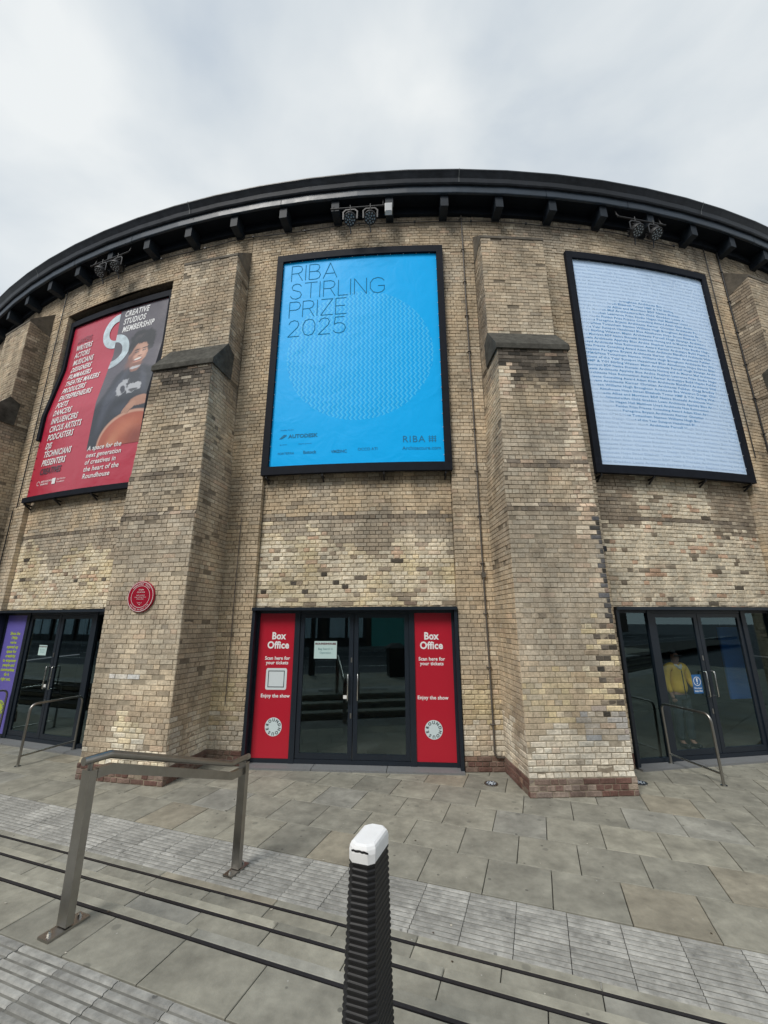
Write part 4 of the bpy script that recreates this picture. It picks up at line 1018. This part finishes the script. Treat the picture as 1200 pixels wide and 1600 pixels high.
# round red plaque on the left buttress
k = -.5; pr = R+.965+.01
root = empty('round_plaque', flat(k,-.055,pr,2.68), 'round glossy red plaque with white rings and lettering on the left buttress', 'plaque')
c_, t_ = frame_at(k); cen = flat(k,-.055,pr,2.68)
mb = MB(); n=48; rr=.252; vs=[]; 
for dd, r_ in ((-.01,rr),(.018,rr),(.026,rr-.010)): vs += [cen+c_*dd+t_*r_*math.cos(2*math.pi*i/n)+Vector((0,0,r_*math.sin(2*math.pi*i/n))) for i in range(n)]
fs = [(a*n+i,a*n+(i+1)%n,(a+1)*n+(i+1)%n,(a+1)*n+i) for a in (0,1) for i in range(n)]+[tuple(range(2*n,3*n))]
mb.add(vs,fs); mb.build('plate', mat('plaque_red',(.33,.010,.028),.2), root)
Fp = lambda x, z: flat(k,-.055+x,pr+.0275,2.68+z)
mb = MB(); ringpoly(mb,Fp,0,0,.232,.239,0,360,48); ringpoly(mb,Fp,0,0,.171,.176,0,360,48)
arc = 'TRANSPORT TRUST'
for i, ch in enumerate(arc):
    if ch == ' ': continue
    a = math.radians(90+49-98*i/(len(arc)-1)); vs, fs = text2d(ch,.026,bold=.0,align='CENTER'); ro_=a-math.pi/2; cc,ss=math.cos(ro_),math.sin(ro_)
    mb.add([Fp(.203*math.cos(a)+p*cc-(q-.014)*ss, .203*math.sin(a)+p*ss+(q-.014)*cc) for p,q in vs], fs)
arc = 'HERITAGE RAILWAY SITE'
for i, ch in enumerate(arc):
    if ch == ' ': continue
    a = math.radians(270-52+104*i/(len(arc)-1)); vs, fs = text2d(ch,.020,bold=.0,align='CENTER'); ro_=a+math.pi/2; cc,ss=math.cos(ro_),math.sin(ro_)
    mb.add([Fp(.203*math.cos(a)+p*cc-(q-.012)*ss, .203*math.sin(a)+p*ss+(q-.012)*cc) for p,q in vs], fs)
for s_, z, c in (('CAMDEN',.10,.024),('ROUNDHOUSE',.062,.022),('Built for locomotives',.016,.019),('London and Birmingham Railway',-.014,.017),('and later a theatre',-.045,.019),('Engine house',-.105,.017),('1847',-.133,.017)): put_text(mb,Fp,0,z,s_,c*.8,bold=.0,align='CENTER',xs=.85)
mb.build('lettering', M['wprint'], root)

# ------------------------------------------------------------------ conduits and small fittings on the wall
def conduit(k, s, z0, z1, r_, m, label, bend=0, clips=True, cat='pipe', rad=None):
    rad = rad or (lambda z: R); S = k*2*HB
    root = empty('wall_conduit', cyl(S+s,R,z0), label, cat)
    p = [cyl(S+s+(bend*.12 if i==0 else 0),rad(0)+.03,z0) for i in (0,1)] if bend else []
    if bend: p = [cyl(S+s+bend*.42,R+.03,z0-.03),cyl(S+s+bend*.04,R+.03,z0-.02),cyl(S+s,R+.03,z0+.04)]
    p += [cyl(S+s+.004*math.sin(z*1.3),R+.03,z) for z in ([z0] if not bend else [])+[z0+.3+(z1-z0-.3)*i/14 for i in range(15)]]
    mb = MB(); mb.sweep(p, r_, 8); mb.build('tube', m, root)
    if clips:
        z = z0+.45
        while z < z1:
            mb = MB(); q = cyl(S+s,R+.018,z); mb.sweep([cyl(S+s-.035,R+.004,z),cyl(S+s-.02,R+.045,z),cyl(S+s+.02,R+.045,z),cyl(S+s+.035,R+.004,z)],.011,6); mb.build('clip', m, root); z += .86
    return root
rt_ = conduit(0, 2.285, .24, 11.1, .016, M['conduit'], 'thin grey conduit clipped up the wall just right of the middle doors and banner', bend=1)
mb = MB(); q = cyl(2.285,R+.035,3.06); mb.obox(cyl(2.25,R+.01,3.02), cyl(2.32,R+.01,3.02)-cyl(2.25,R+.01,3.02), (q-cyl(2.285,R,3.06))*1.2, Vector((0,0,.09))); mb.build('junction_box', M['steel'], rt_)
conduit(1, 2.06, 5.6, 11.1, .010, M['black'], 'thin black cable running down beside the pale names banner', clips=False, cat='cable')
conduit(1, 2.50, 4.9, 11.1, .017, M['black'], 'thicker black cable tucked beside the rightmost buttress', clips=True, cat='cable')
conduit(-1, -2.08, 4.9, 11.1, .012, M['black'], 'thin dark cable left of the red membership banner', clips=False, cat='cable')
conduit(-1, -2.22, 3.3, 4.85, .012, M['black'], 'short dark cable below and left of the red membership banner', clips=False, cat='cable')
conduit(-.5, 1.03, 0.9, 4.2, .008, M['conduit'], 'hair thin cable in the corner right of the plaque buttress', clips=False, cat='cable')
root = empty('white_junction_box', cyl(math.radians(1.589)*R,R+.36,10.75), 'white plastic box hanging from an eave bracket right of the middle floodlights', 'junction box')
mb = MB(); c0 = math.radians(1.589)*R; mb.obox(cyl(c0-.075,R+.35,10.77), cyl(c0+.075,R+.35,10.77)-cyl(c0-.075,R+.35,10.77), (cyl(c0,R+.44,10.77)-cyl(c0,R+.35,10.77)), Vector((0,0,.23))); mb.build('case', M['white'], root)
mb = MB(); mb.obox(cyl(c0-.065,R+.441,10.78), cyl(c0+.065,R+.441,10.78)-cyl(c0-.065,R+.441,10.78), (cyl(c0,R+.452,10.78)-cyl(c0,R+.441,10.78)), Vector((0,0,.20))); mb.build('lid', P_('grey_plastic',(.45,.46,.47)), root)
mb = MB(); mb.sweep([cyl(c0,R+.33,10.95),cyl(c0,R+.36,10.95)],.02,6); mb.build('strap', M['black'], root)
root = empty('wall_sensor', flat(.5,.745,R+.9,3.36), 'small black box fixed on the right edge of the right buttress', 'sensor')
mb = MB(); bbox_l(mb,.5,.742,.80,R+.87,R+.95,3.34,3.42); mb.build('case', M['black'], root)
mb = MB(); bbox_l(mb,.5,.738,.745,R+.89,R+.93,3.30,3.46); mb.build('backplate', M['black'], root)

# LED floodlights under the eave
M['lens'] = mat('led_lens', (.30,.33,.34), .25)
def floodlight(deg, label):
    a = A0+math.radians(deg); c = Vector((math.sin(a),-math.cos(a),0)); t = Vector((math.cos(a),math.sin(a),0)); Z = Vector((0,0,1))
    cen = c*(R+.40)+Z*10.67
    root = empty('floodlight', cen, label, 'floodlight', 'pairs of round LED floodlights under the eave')
    ax = (-Z*.80+c*.52).normalized(); Y = t.cross(ax).normalized()
    def cyl_(mb, o, r0, r1, d0, d1, n=24):
        vs=[o+ax*d0+(t*math.cos(q)+Y*math.sin(q))*r0 for q in [2*math.pi*i/n for i in range(n)]]+[o+ax*d1+(t*math.cos(q)+Y*math.sin(q))*r1 for q in [2*math.pi*i/n for i in range(n)]]
        mb.add(vs,[(i,(i+1)%n,n+(i+1)%n,n+i) for i in range(n)]+[tuple(range(n))[::-1],tuple(range(n,2*n))])
    mb = MB(); cyl_(mb,cen,.09,.125,-.13,-.04); cyl_(mb,cen,.135,.135,-.04,.035); mb.build('housing', M['black'], root)
    mb = MB()
    for i in range(14):
        q = 2*math.pi*i/14; d = t*math.cos(q)+Y*math.sin(q); mb.obox(cen+d*.06-ax*.19-d.cross(ax)*.004, d*.07, d.cross(ax)*.008, ax*.13)
    mb.build('cooling_fins', M['black'], root)
    mb = MB(); cyl_(mb,cen,.137,.130,.036,.052); mb.build('bezel', M['iron'], root)
    mb = MB()
    for rr_, nn_ in ((0,1),(.048,5),(.094,10)):
        for i in range(nn_):
            q = 2*math.pi*i/nn_+rr_*9; o = cen+(t*math.cos(q)+Y*math.sin(q))*rr_
            vs=[o+ax*.054+(t*math.cos(w)+Y*math.sin(w))*.017 for w in [2*math.pi*j/8 for j in range(8)]]+[o+ax*.062]
            mb.add(vs,[(j,(j+1)%8,8) for j in range(8)])
    mb.build('led_lenses', M['lens'], root)
    mb = MB(); up = cen+Z*.26
    mb.sweep([cen+t*.15-ax*.0,cen+t*.155+Z*.20,up+t*.10,up-t*.10,cen-t*.155+Z*.20,cen-t*.15],.0,4,rect=(.03,.008),up=c); mb.sweep([up,up+Z*.12],.012,6); mb.build('yoke', M['iron'], root)
    mb = MB(); mb.sweep([cen-t*.05-c*.02, cen-c*.10-Z*.20, cen-c*.11-Z*.27],.014,6); mb.build('plug_lead', M['black'], root)
for lab, ds in (('over the middle banner', (-.33,.68)),('above the red membership banner', (-15.25,-14.05)),('above the pale names banner', (14.40,15.50))):
    for d_, side in zip(ds, ('left','right')): floodlight(d_, '%s one of two round floodlights %s' % (side, lab))
    S0, S1 = math.radians(ds[0]-1.0)*R, math.radians(ds[1]+.75)*R
    root = empty('mounting_bar', cyl((S0+S1)/2,R+.40,10.97), 'steel bar carrying the two floodlights %s' % lab, 'bar')
    mb = MB(); mb.sweep([cyl(S0,R+.40,10.985),cyl(S1,R+.40,10.985)],.018,8); mb.build('bar_tube', M['iron'], root)
    for S in (S0+.05, S1-.05):
        mb = MB(); mb.sweep([cyl(S,R+.40,10.985),cyl(S,R+.34,11.10),cyl(S,R+.30,11.28)],.014,6); mb.build('hanger', M['iron'], root)

# ------------------------------------------------------------------ bollard
bc = Vector((-.150,-29.70,0))
root = empty('ribbed_bollard', bc+Vector((0,0,H3)), 'black ribbed cast iron bollard with a white painted cap in the foreground', 'bollard')
def octo(hw, hl, ch, z): return [bc+UX*a+VX*b+Vector((0,0,z)) for a,b in ((-hw+ch,-hl),(hw-ch,-hl),(hw,-hl+ch),(hw,hl-ch),(hw-ch,hl),(-hw+ch,hl),(-hw,hl-ch),(-hw,-hl+ch))]
def stack(mb, rings):
    n = len(rings[0]); vs = [v for r_ in rings for v in r_]
    mb.add(vs, [(a*n+i,a*n+(i+1)%n,(a+1)*n+(i+1)%n,(a+1)*n+i) for a in range(len(rings)-1) for i in range(n)]+[tuple(range(n))[::-1], tuple(range(len(rings)*n-n,len(rings)*n))])
prof = []; z = .46
PT = .0215
sz = lambda z: (.056+.026*(1.36-z), .102+.03*(1.36-z))
prof.append((H3-.03, 1.10)); prof.append((.455, 1.10)); prof.append((.46, 1.0))
while z < 1.345:
    prof += [(z,.945),(z+.35*PT,.945),(z+.45*PT,.995),(z+.80*PT,1.0),(z+.92*PT,.97)]; z += PT
mb = MB(); stack(mb, [octo(sz(z)[0]*f-(0 if f<1 else 0), sz(z)[1]-(1-f)*.06, .024, z) for z, f in prof]); mb.v = [(v[0]+.0012*noise.noise(Vector(v)*25), v[1]+.0012*noise.noise(Vector(v)*25+Vector((9,0,0))), v[2]+.0022*noise.noise(Vector(v)*14)) for v in mb.v]; mb.build('ribbed_post', mat('bollard_paint', rough=.4, spec=.3, build=noisy((.012,.012,.013),.35,20,.12,50,.002,spots=1,rough=(.38,.6))), root)
mb = MB(); stack(mb, [octo(.052,.098,.020,1.352), octo(.055,.101,.022,1.360), octo(.056,.103,.024,1.392), octo(.055,.101,.026,1.406), octo(.051,.096,.026,1.416), octo(.042,.086,.022,1.421)])
mb.build('white_cap', mat('chipped_white', rough=.5, build=noisy((.80,.80,.80),.06,12,.35,30,.004)), root)
# chipped crack on the front edge of the cap
mb = MB(); a_ = bc-VX*.1030; g = random.Random(3); up_=[]; dn=[]
for i in range(9):
    x = -.036+.072*i/8; zt = 1.401+(g.random()-.5)*.004; up_.append(a_+UX*x-VX*.0005+Vector((0,0,zt+.002+.003*g.random()))); dn.append(a_+UX*x-VX*.0012+Vector((0,0,zt-.002-.002*g.random())))
for i in range(8):
    mb.add([dn[i],dn[i+1],up_[i+1],up_[i]],[(0,1,2,3)])
mb.build('paint_crack', M['black'], root)
# ------------------------------------------------------------------ step handrail
b1 = Vector((-2.145,-28.62,H3)); b2 = Vector((-1.61,-27.11,0)); d = Vector((b2.x-b1.x,b2.y-b1.y,0)); LEN = d.length; d.normalize(); sd_ = Vector((d.y,-d.x,0)); Z = Vector((0,0,1))
def rp(a, z): return Vector((b1.x,b1.y,0))+d*a+Z*z
root = empty('step_handrail', b1, 'brushed steel handrail with two square legs descending the steps', 'handrail')
mb = MB(); mb.sweep([rp(-.055,1.365),rp(.125,1.365),rp(.145,1.360),rp(1.40,.957),rp(1.42,.952),rp(1.66,.952)],.027,18); mb.build('grab_rail', M['steel'], root)
mb = MB(); mb.sweep([rp(.045,1.27),rp(.15,1.27),rp(1.42,.845),rp(LEN-.02,.845)],0,4,rect=(.045,.065)); mb.build('lower_rail', M['steel'], root)
for base, hz_, a in ((b1,1.245,0.0),(b2,.86,LEN)):
    mb = MB(); zb = base.z+.02; o = Vector((base.x,base.y,zb))
    mb.obox(o-d*.025-sd_*.0425, d*.05, sd_*.085, Z*(hz_+.06-zb)); mb.build('leg', M['steel'], root)
    mb = MB(); top = Vector((base.x,base.y,hz_+.05)); mb.sweep([top, Vector((base.x,base.y,1.35 if a==0 else .94))],.017,8); mb.build('stub', M['steel'], root)
    mb = MB(); mb.obox(Vector((base.x,base.y,base.z))-d*.125-sd_*.05, d*.25, sd_*.10, Z*.014); pl = mb.build('base_plate', M['steel'], root)
    for q in (-.09,.09):
        mb = MB(); o = Vector((base.x,base.y,base.z+.014))+d*q; stackr = [[o+Vector((.013*math.cos(w),.013*math.sin(w),h_)) for w in [math.pi*j/3 for j in range(6)]] for h_ in (0,.014)]
        stack(mb, stackr); mb.sweep([o,o+Z*.026],.006,6); mb.build('bolt', M['steel2'], pl)

# entrance hoop rails
def arcpath(pts, rad=.09, n=5):
    out = [Vector(pts[0])]
    for i in range(1,len(pts)-1):
        p, a, b = Vector(pts[i]), Vector(pts[i-1]), Vector(pts[i+1]); r_ = min(rad,(a-p).length/2.1,(b-p).length/2.1)
        s, e_ = p+(a-p).normalized()*r_, p+(b-p).normalized()*r_
        for j in range(n+1):
            t = j/n; out.append(s*(1-t)**2+p*2*t*(1-t)+e_*t*t)
    out.append(Vector(pts[-1])); return out
def hoop(k, u, label, r_front=25.17, rb=24.28):
    root = empty('entrance_rail', flat(k,u,24.2,0), label, 'handrail')
    F = lambda r,z: flat(k,u,r,z)
    mb = MB(); mb.sweep(arcpath([F(rb,0.0),F(rb-.02,.935),F(r_front-.02,.935),F(r_front,0.0)],.12,7),.0195,12); mb.build('hoop_tube', M['steel'], root)
    mb = MB(); mb.sweep([F(rb,.17),F(r_front-.003,.15)],.015,10); mb.build('lower_rail', M['steel'], root)
    for r_ in (rb,r_front):
        mb = MB(); o = F(r_,.0); stack(mb, [[o+Vector((.045*math.cos(w),.045*math.sin(w),h_)) for w in [math.pi*j/8 for j in range(16)]] for h_ in (0,.038 if r_<24.46 else .010)]); mb.build('base_flange', M['steel2'], root)
hoop(1,-1.11,'steel hoop rail on the left side of the right doorway')
hoop(-1,1.10,'steel hoop rail on the right side of the left doorway')
hoop(-1,-1.10,'steel hoop rail in front of the purple panel at the left edge')
# in-ground lights
for P0, lab in (((1.25,-24.84,0),'round steel light sunk in the paving left of the right buttress'),((3.42,-24.72,0),'round steel light sunk in the paving right of the right buttress')):
    P0 = Vector(P0); root = empty('ground_light', P0, lab, 'ground light', 'round lights sunk in the paving')
    def dk(r0,r1,z0,z1,nm,m,n=28):
        mb = MB(); stack(mb, [[P0+Vector((r_*math.cos(2*math.pi*j/n),r_*math.sin(2*math.pi*j/n),h_)) for j in range(n)] for r_,h_ in ((r0,z0),(r1,z1))]); return mb.build(nm, m, root)
    dk(.105,.10,-.01,.010,'rim',M['steel']); dk(.078,.078,.0,.013,'glass_cover',P_('lamp_cover',(.03,.04,.06),.15))
    mb = MB()
    for j in range(8):
        w = 2*math.pi*j/8; a_ = P0+Vector((.055*math.cos(w),.055*math.sin(w),.0145)); mb.add([a_+Vector((.014*math.cos(q),.014*math.sin(q),0)) for q in [2*math.pi*i/8 for i in range(8)]],[tuple(range(8))])
    mb.add([P0+Vector((.03*math.cos(q),.03*math.sin(q),.0145)) for q in [2*math.pi*i/12 for i in range(12)]],[tuple(range(12))])
    mb.build('led_spots', P_('led_white',(.6,.68,.75),.3), root)

# ------------------------------------------------------------------ steward behind the right doors
def skin(name, pts, edges, radii, m, parent, sub=2, root_i=0):
    me = bpy.data.meshes.new(name); me.from_pydata(pts, edges, []); o = bpy.data.objects.new(name, me); link(o); par(o, parent)
    sk = o.modifiers.new('skin','SKIN'); sk.use_smooth_shade = True
    for i, r_ in enumerate(radii): me.skin_vertices[0].data[i].radius = (r_ if isinstance(r_, tuple) else (r_,r_))
    me.skin_vertices[0].data[root_i].use_root = True
    sb = o.modifiers.new('sub','SUBSURF'); sb.levels = sub; sb.render_levels = sub
    me.materials.append(m); return o
c_, t_ = frame_at(1); PB = flat(1,-.02,23.55,.03)
FL = flat(1,0,0,0)
def pp(x, y, z): return PB + t_*x + c_*y + Vector((0,0,z*.985))        # x to the viewer's right, y towards the street
pr_ = empty('person', PB, 'person in a yellow zip jacket, sunglasses and dark trousers standing behind the right doors', 'person')
skm = mat('skin_tone',(.30,.16,.11),.55); jk = mat('yellow_jacket',(.72,.43,.03),.7); tr_ = mat('dark_trousers',(.012,.022,.03),.8); blk = M['black']
body = [pp(0,0,.95),pp(0,0,1.12),pp(0,0,1.30),pp(0,0,1.44),pp(0,.01,1.50),pp(0,.03,1.60),pp(0,.035,1.69),
 pp(-.19,0,1.42),pp(-.245,.0,1.15),pp(-.235,.06,.93),pp(-.23,.09,.86), pp(.19,0,1.42),pp(.25,.02,1.17),pp(.20,.16,1.04),pp(.16,.22,1.02),
 pp(-.09,0,.90),pp(-.105,.01,.50),pp(-.11,-.01,.09),pp(-.12,.10,.035), pp(.09,0,.90),pp(.105,.01,.50),pp(.11,-.01,.09),pp(.12,.10,.035)]
bed = [(0,1),(1,2),(2,3),(3,4),(4,5),(5,6),(3,7),(7,8),(8,9),(9,10),(3,11),(11,12),(12,13),(13,14),(0,15),(15,16),(16,17),(17,18),(0,19),(19,20),(20,21),(21,22)]
br = [(.10,.07),(.10,.07),(.12,.08),(.11,.08),.052,(.078,.092),(.06,.075),.055,.042,.032,.034,.055,.042,.032,.034,.08,.055,.04,.035,.08,.055,.04,.035]
skin('body', body, bed, br, skm, pr_)
jp = [pp(0,0,.90),pp(0,0,1.12),pp(0,0,1.30),pp(0,0,1.43),pp(-.19,0,1.415),pp(-.25,0,1.15),pp(-.24,.06,.95),pp(.19,0,1.415),pp(.255,.02,1.17),pp(.205,.155,1.05)]
skin('jacket', jp, [(0,1),(1,2),(2,3),(3,4),(4,5),(5,6),(3,7),(7,8),(8,9)], [(.185,.15),(.165,.125),(.175,.12),(.12,.10),.078,.062,.05,.078,.062,.05], jk, pr_)
skin('trousers', [pp(0,0,.95),pp(-.095,0,.86),pp(-.11,.01,.50),pp(-.115,-.01,.10),pp(.095,0,.86),pp(.11,.01,.50),pp(.115,-.01,.10)], [(0,1),(1,2),(2,3),(0,4),(4,5),(5,6)], [(.14,.10),.095,.075,.065,.095,.075,.065], tr_, pr_)
for sg in (-1,1): skin('shoe', [pp(sg*.118,-.05,.04),pp(sg*.12,.05,.04),pp(sg*.125,.17,.03)], [(0,1),(1,2)], [.05,.05,.035], blk, pr_)
skin('hair', [pp(0,-.015,1.66),pp(0,.0,1.70),pp(0,.045,1.715)], [(0,1),(1,2)], [(.075,.08),(.078,.075),(.062,.045)], blk, pr_)
mb = MB(); mb.sweep([pp(-.07,.10,1.635),pp(-.05,.135,1.635),pp(.05,.135,1.635),pp(.07,.10,1.635)],.018,8); mb.build('sunglasses', blk, pr_)
skin('collar', [pp(-.085,.04,1.46),pp(-.04,.09,1.44),pp(0,.11,1.39),pp(.04,.09,1.44),pp(.085,.04,1.46)], [(0,1),(1,2),(2,3),(3,4)], [.03,.03,.025,.03,.03], P_('white_cloth',(.6,.58,.52),.8), pr_)
mb = MB(); mb.sweep([pp(0,.132,1.36),pp(0,.135,1.15),pp(0,.14,.86)],.008,6); mb.build('zip', blk, pr_)
for sg, ha in ((-1,[(-.23,.09,.86)]),(1,[(.16,.22,1.02)])):
    hx, hy, hzz = ha[0]
    for j in range(4):
        ox = (j-1.5)*.017; L_ = (.062,.072,.068,.055)[j]
        if sg < 0: q = [pp(hx+ox*.4,hy+ox,hzz),pp(hx+ox*.4,hy+ox*1.1+.01,hzz-L_*.6),pp(hx+ox*.4+.01,hy+ox*1.1,hzz-L_)]
        else: q = [pp(hx,hy,hzz+ox),pp(hx-L_*.6,hy+.02,hzz+ox),pp(hx-L_,hy+.005,hzz+ox)]
        skin('finger', q, [(0,1),(1,2)], [.0095,.009,.008], skm, pr_, 1)
    q = [pp(hx,hy,hzz),pp(hx+.015*sg*-1,hy+.045,hzz-.01),pp(hx-.02*sg,hy+.055,hzz-.035)] if sg < 0 else [pp(hx,hy,hzz),pp(hx-.02,hy+.01,hzz+.045),pp(hx-.045,hy+.015,hzz+.055)]
    skin('thumb', q, [(0,1),(1,2)], [.012,.010,.009], skm, pr_, 1)

# ------------------------------------------------------------------ across the road, seen mirrored in the glass
root = empty('street_building', uv(0,-50), 'long dark brick building with shop windows across the road', 'building')
mb = MB(); mb.box(-60,90,-58,-50,H3,15,None,0,MUV); mb.build('wall', mat('far_brick',(.10,.075,.06),.9), root)
pan = mat('painted_lit_glass', (.60,.72,.78), .15); teal = mat('teal_boards', (.09,.40,.36), .6); dkp = mat('dark_shopfront', (.015,.018,.02), .4)  # window brightness is put into the pale pane colour, the panes emit nothing
for i in range(-14,24):
    u0 = i*3.6
    mb = MB(); mb.box(u0,u0+3.2,-49.98,-49.80,H3,3.6,None,0,MUV); f_ = mb.build('shopfront', teal if i in (4,3) else dkp, root)
    if i not in (3,4):
        for q in (0,1): mb = MB(); mb.box(u0+.25+q*1.45,u0+1.45+q*1.45,-49.80,-49.76,1.1,3.2,None,0,MUV); mb.build('window', pan, f_)
    for z in (5.2,8.4): mb = MB(); mb.box(u0+1,u0+2.3,-49.99,-49.93,z,z+1.8,None,0,MUV); mb.build('window', pan, root)
def column(p, r0, r1, h, nm, lab, cat):
    root = empty(nm, p, lab, cat)
    mb = MB(); mb.sweep([p, p+Vector((0,0,1.0))], r0, 12); mb.build('base', M['iron'], root)
    mb = MB(); mb.sweep([p+Vector((0,0,1.0)), p+Vector((0,0,h))], r1, 12); mb.build('column', M['iron'], root)
    mb = MB(); mb.sweep([p+Vector((0,0,h)), p+Vector((0,.4,h+.6)), p+Vector((0,1.4,h+.7))], .05, 8); mb.build('arm', M['iron'], root)
    mb = MB(); mb.box(p.x-.12,p.x+.12,p.y+1.3,p.y+1.9,h+.62,h+.74); mb.build('lamp_head', M['iron'], root)
column(Vector((-3.9,-32.2,H3)),.12,.09,7.5,'lamp_post','black street lamp post at the kerb behind the camera, seen mirrored in the door glass','street lamp')
p = Vector((-.85,-33.2+.9,H3)); root = empty('litter_bin', p, 'black litter bin at the kerb, seen mirrored in the middle doors', 'bin')
mb = MB(); stack(mb, [[p+UX*a+VX*b+Vector((0,0,z)) for a,b in ((-s,-s),(s,-s),(s,s),(-s,s))] for s,z in ((.27,0),(.30,.9),(.32,.92))]); mb.build('bin_body', M['black'], root)
mb = MB(); stack(mb, [[p+UX*a+VX*b+Vector((0,0,z)) for a,b in ((-s,-s),(s,-s),(s,s),(-s,s))] for s,z in ((.33,.925),(.33,.97),(.15,1.12))]); mb.build('lid', M['iron'], root)

# small dropped leaves and paper crumbs on the paving: nobody could count them
mb = MB(); g = random.Random(21)
for i in range(150):
    u_, v_ = g.uniform(2,15), g.uniform(-28.9,-24.4); P = uv(u_, v_)
    if math.hypot(P.x, P.y) < 25.5 and v_ > -25: continue
    z = .004 if v_ > -26.84 else H1+.004 if v_ > -27.26 else H2+.004 if v_ > -27.69 else H3+.004
    r_ = g.uniform(.004,.011); a = g.random()*6.3; n_ = 5
    mb.add([P+Vector((r_*math.cos(a+6.283*j/n_)*g.uniform(.6,1.2), r_*math.sin(a+6.283*j/n_)*g.uniform(.6,1.2), z+g.uniform(0,.004))) for j in range(n_)],[tuple(range(n_))],None,None,0 if g.random()<.55 else 1)
mb.build('fallen_crumbs', [P_('crumb_pale',(.5,.47,.40)), P_('crumb_dark',(.05,.035,.02))], None, kind='stuff', label='scattered pale crumbs and bits of dead leaf on the paving')

root = empty('eave_cable', cyl(3.2,R+.1,10.96), 'thin black cable sagging along the wall under the eave brackets', 'cable')
mb = MB(); pts = []
for i in range(61):
    s_ = -7.5+i*.25; pts.append(cyl(s_, R+.045, 10.955-.05*abs(math.sin(s_*1.1))-.01*math.sin(s_*3)))
mb.sweep(pts, .009, 6); mb.build('cable_run', M['black'], root)
mb = MB()
for i in range(0, 61, 5): q = pts[i]; mb.obox(q-Vector((.02,.02,.02)), Vector((.04,0,0)), Vector((0,.03,0)), Vector((0,0,.04)))
mb.build('cable_clips', M['black'], root, kind='stuff')
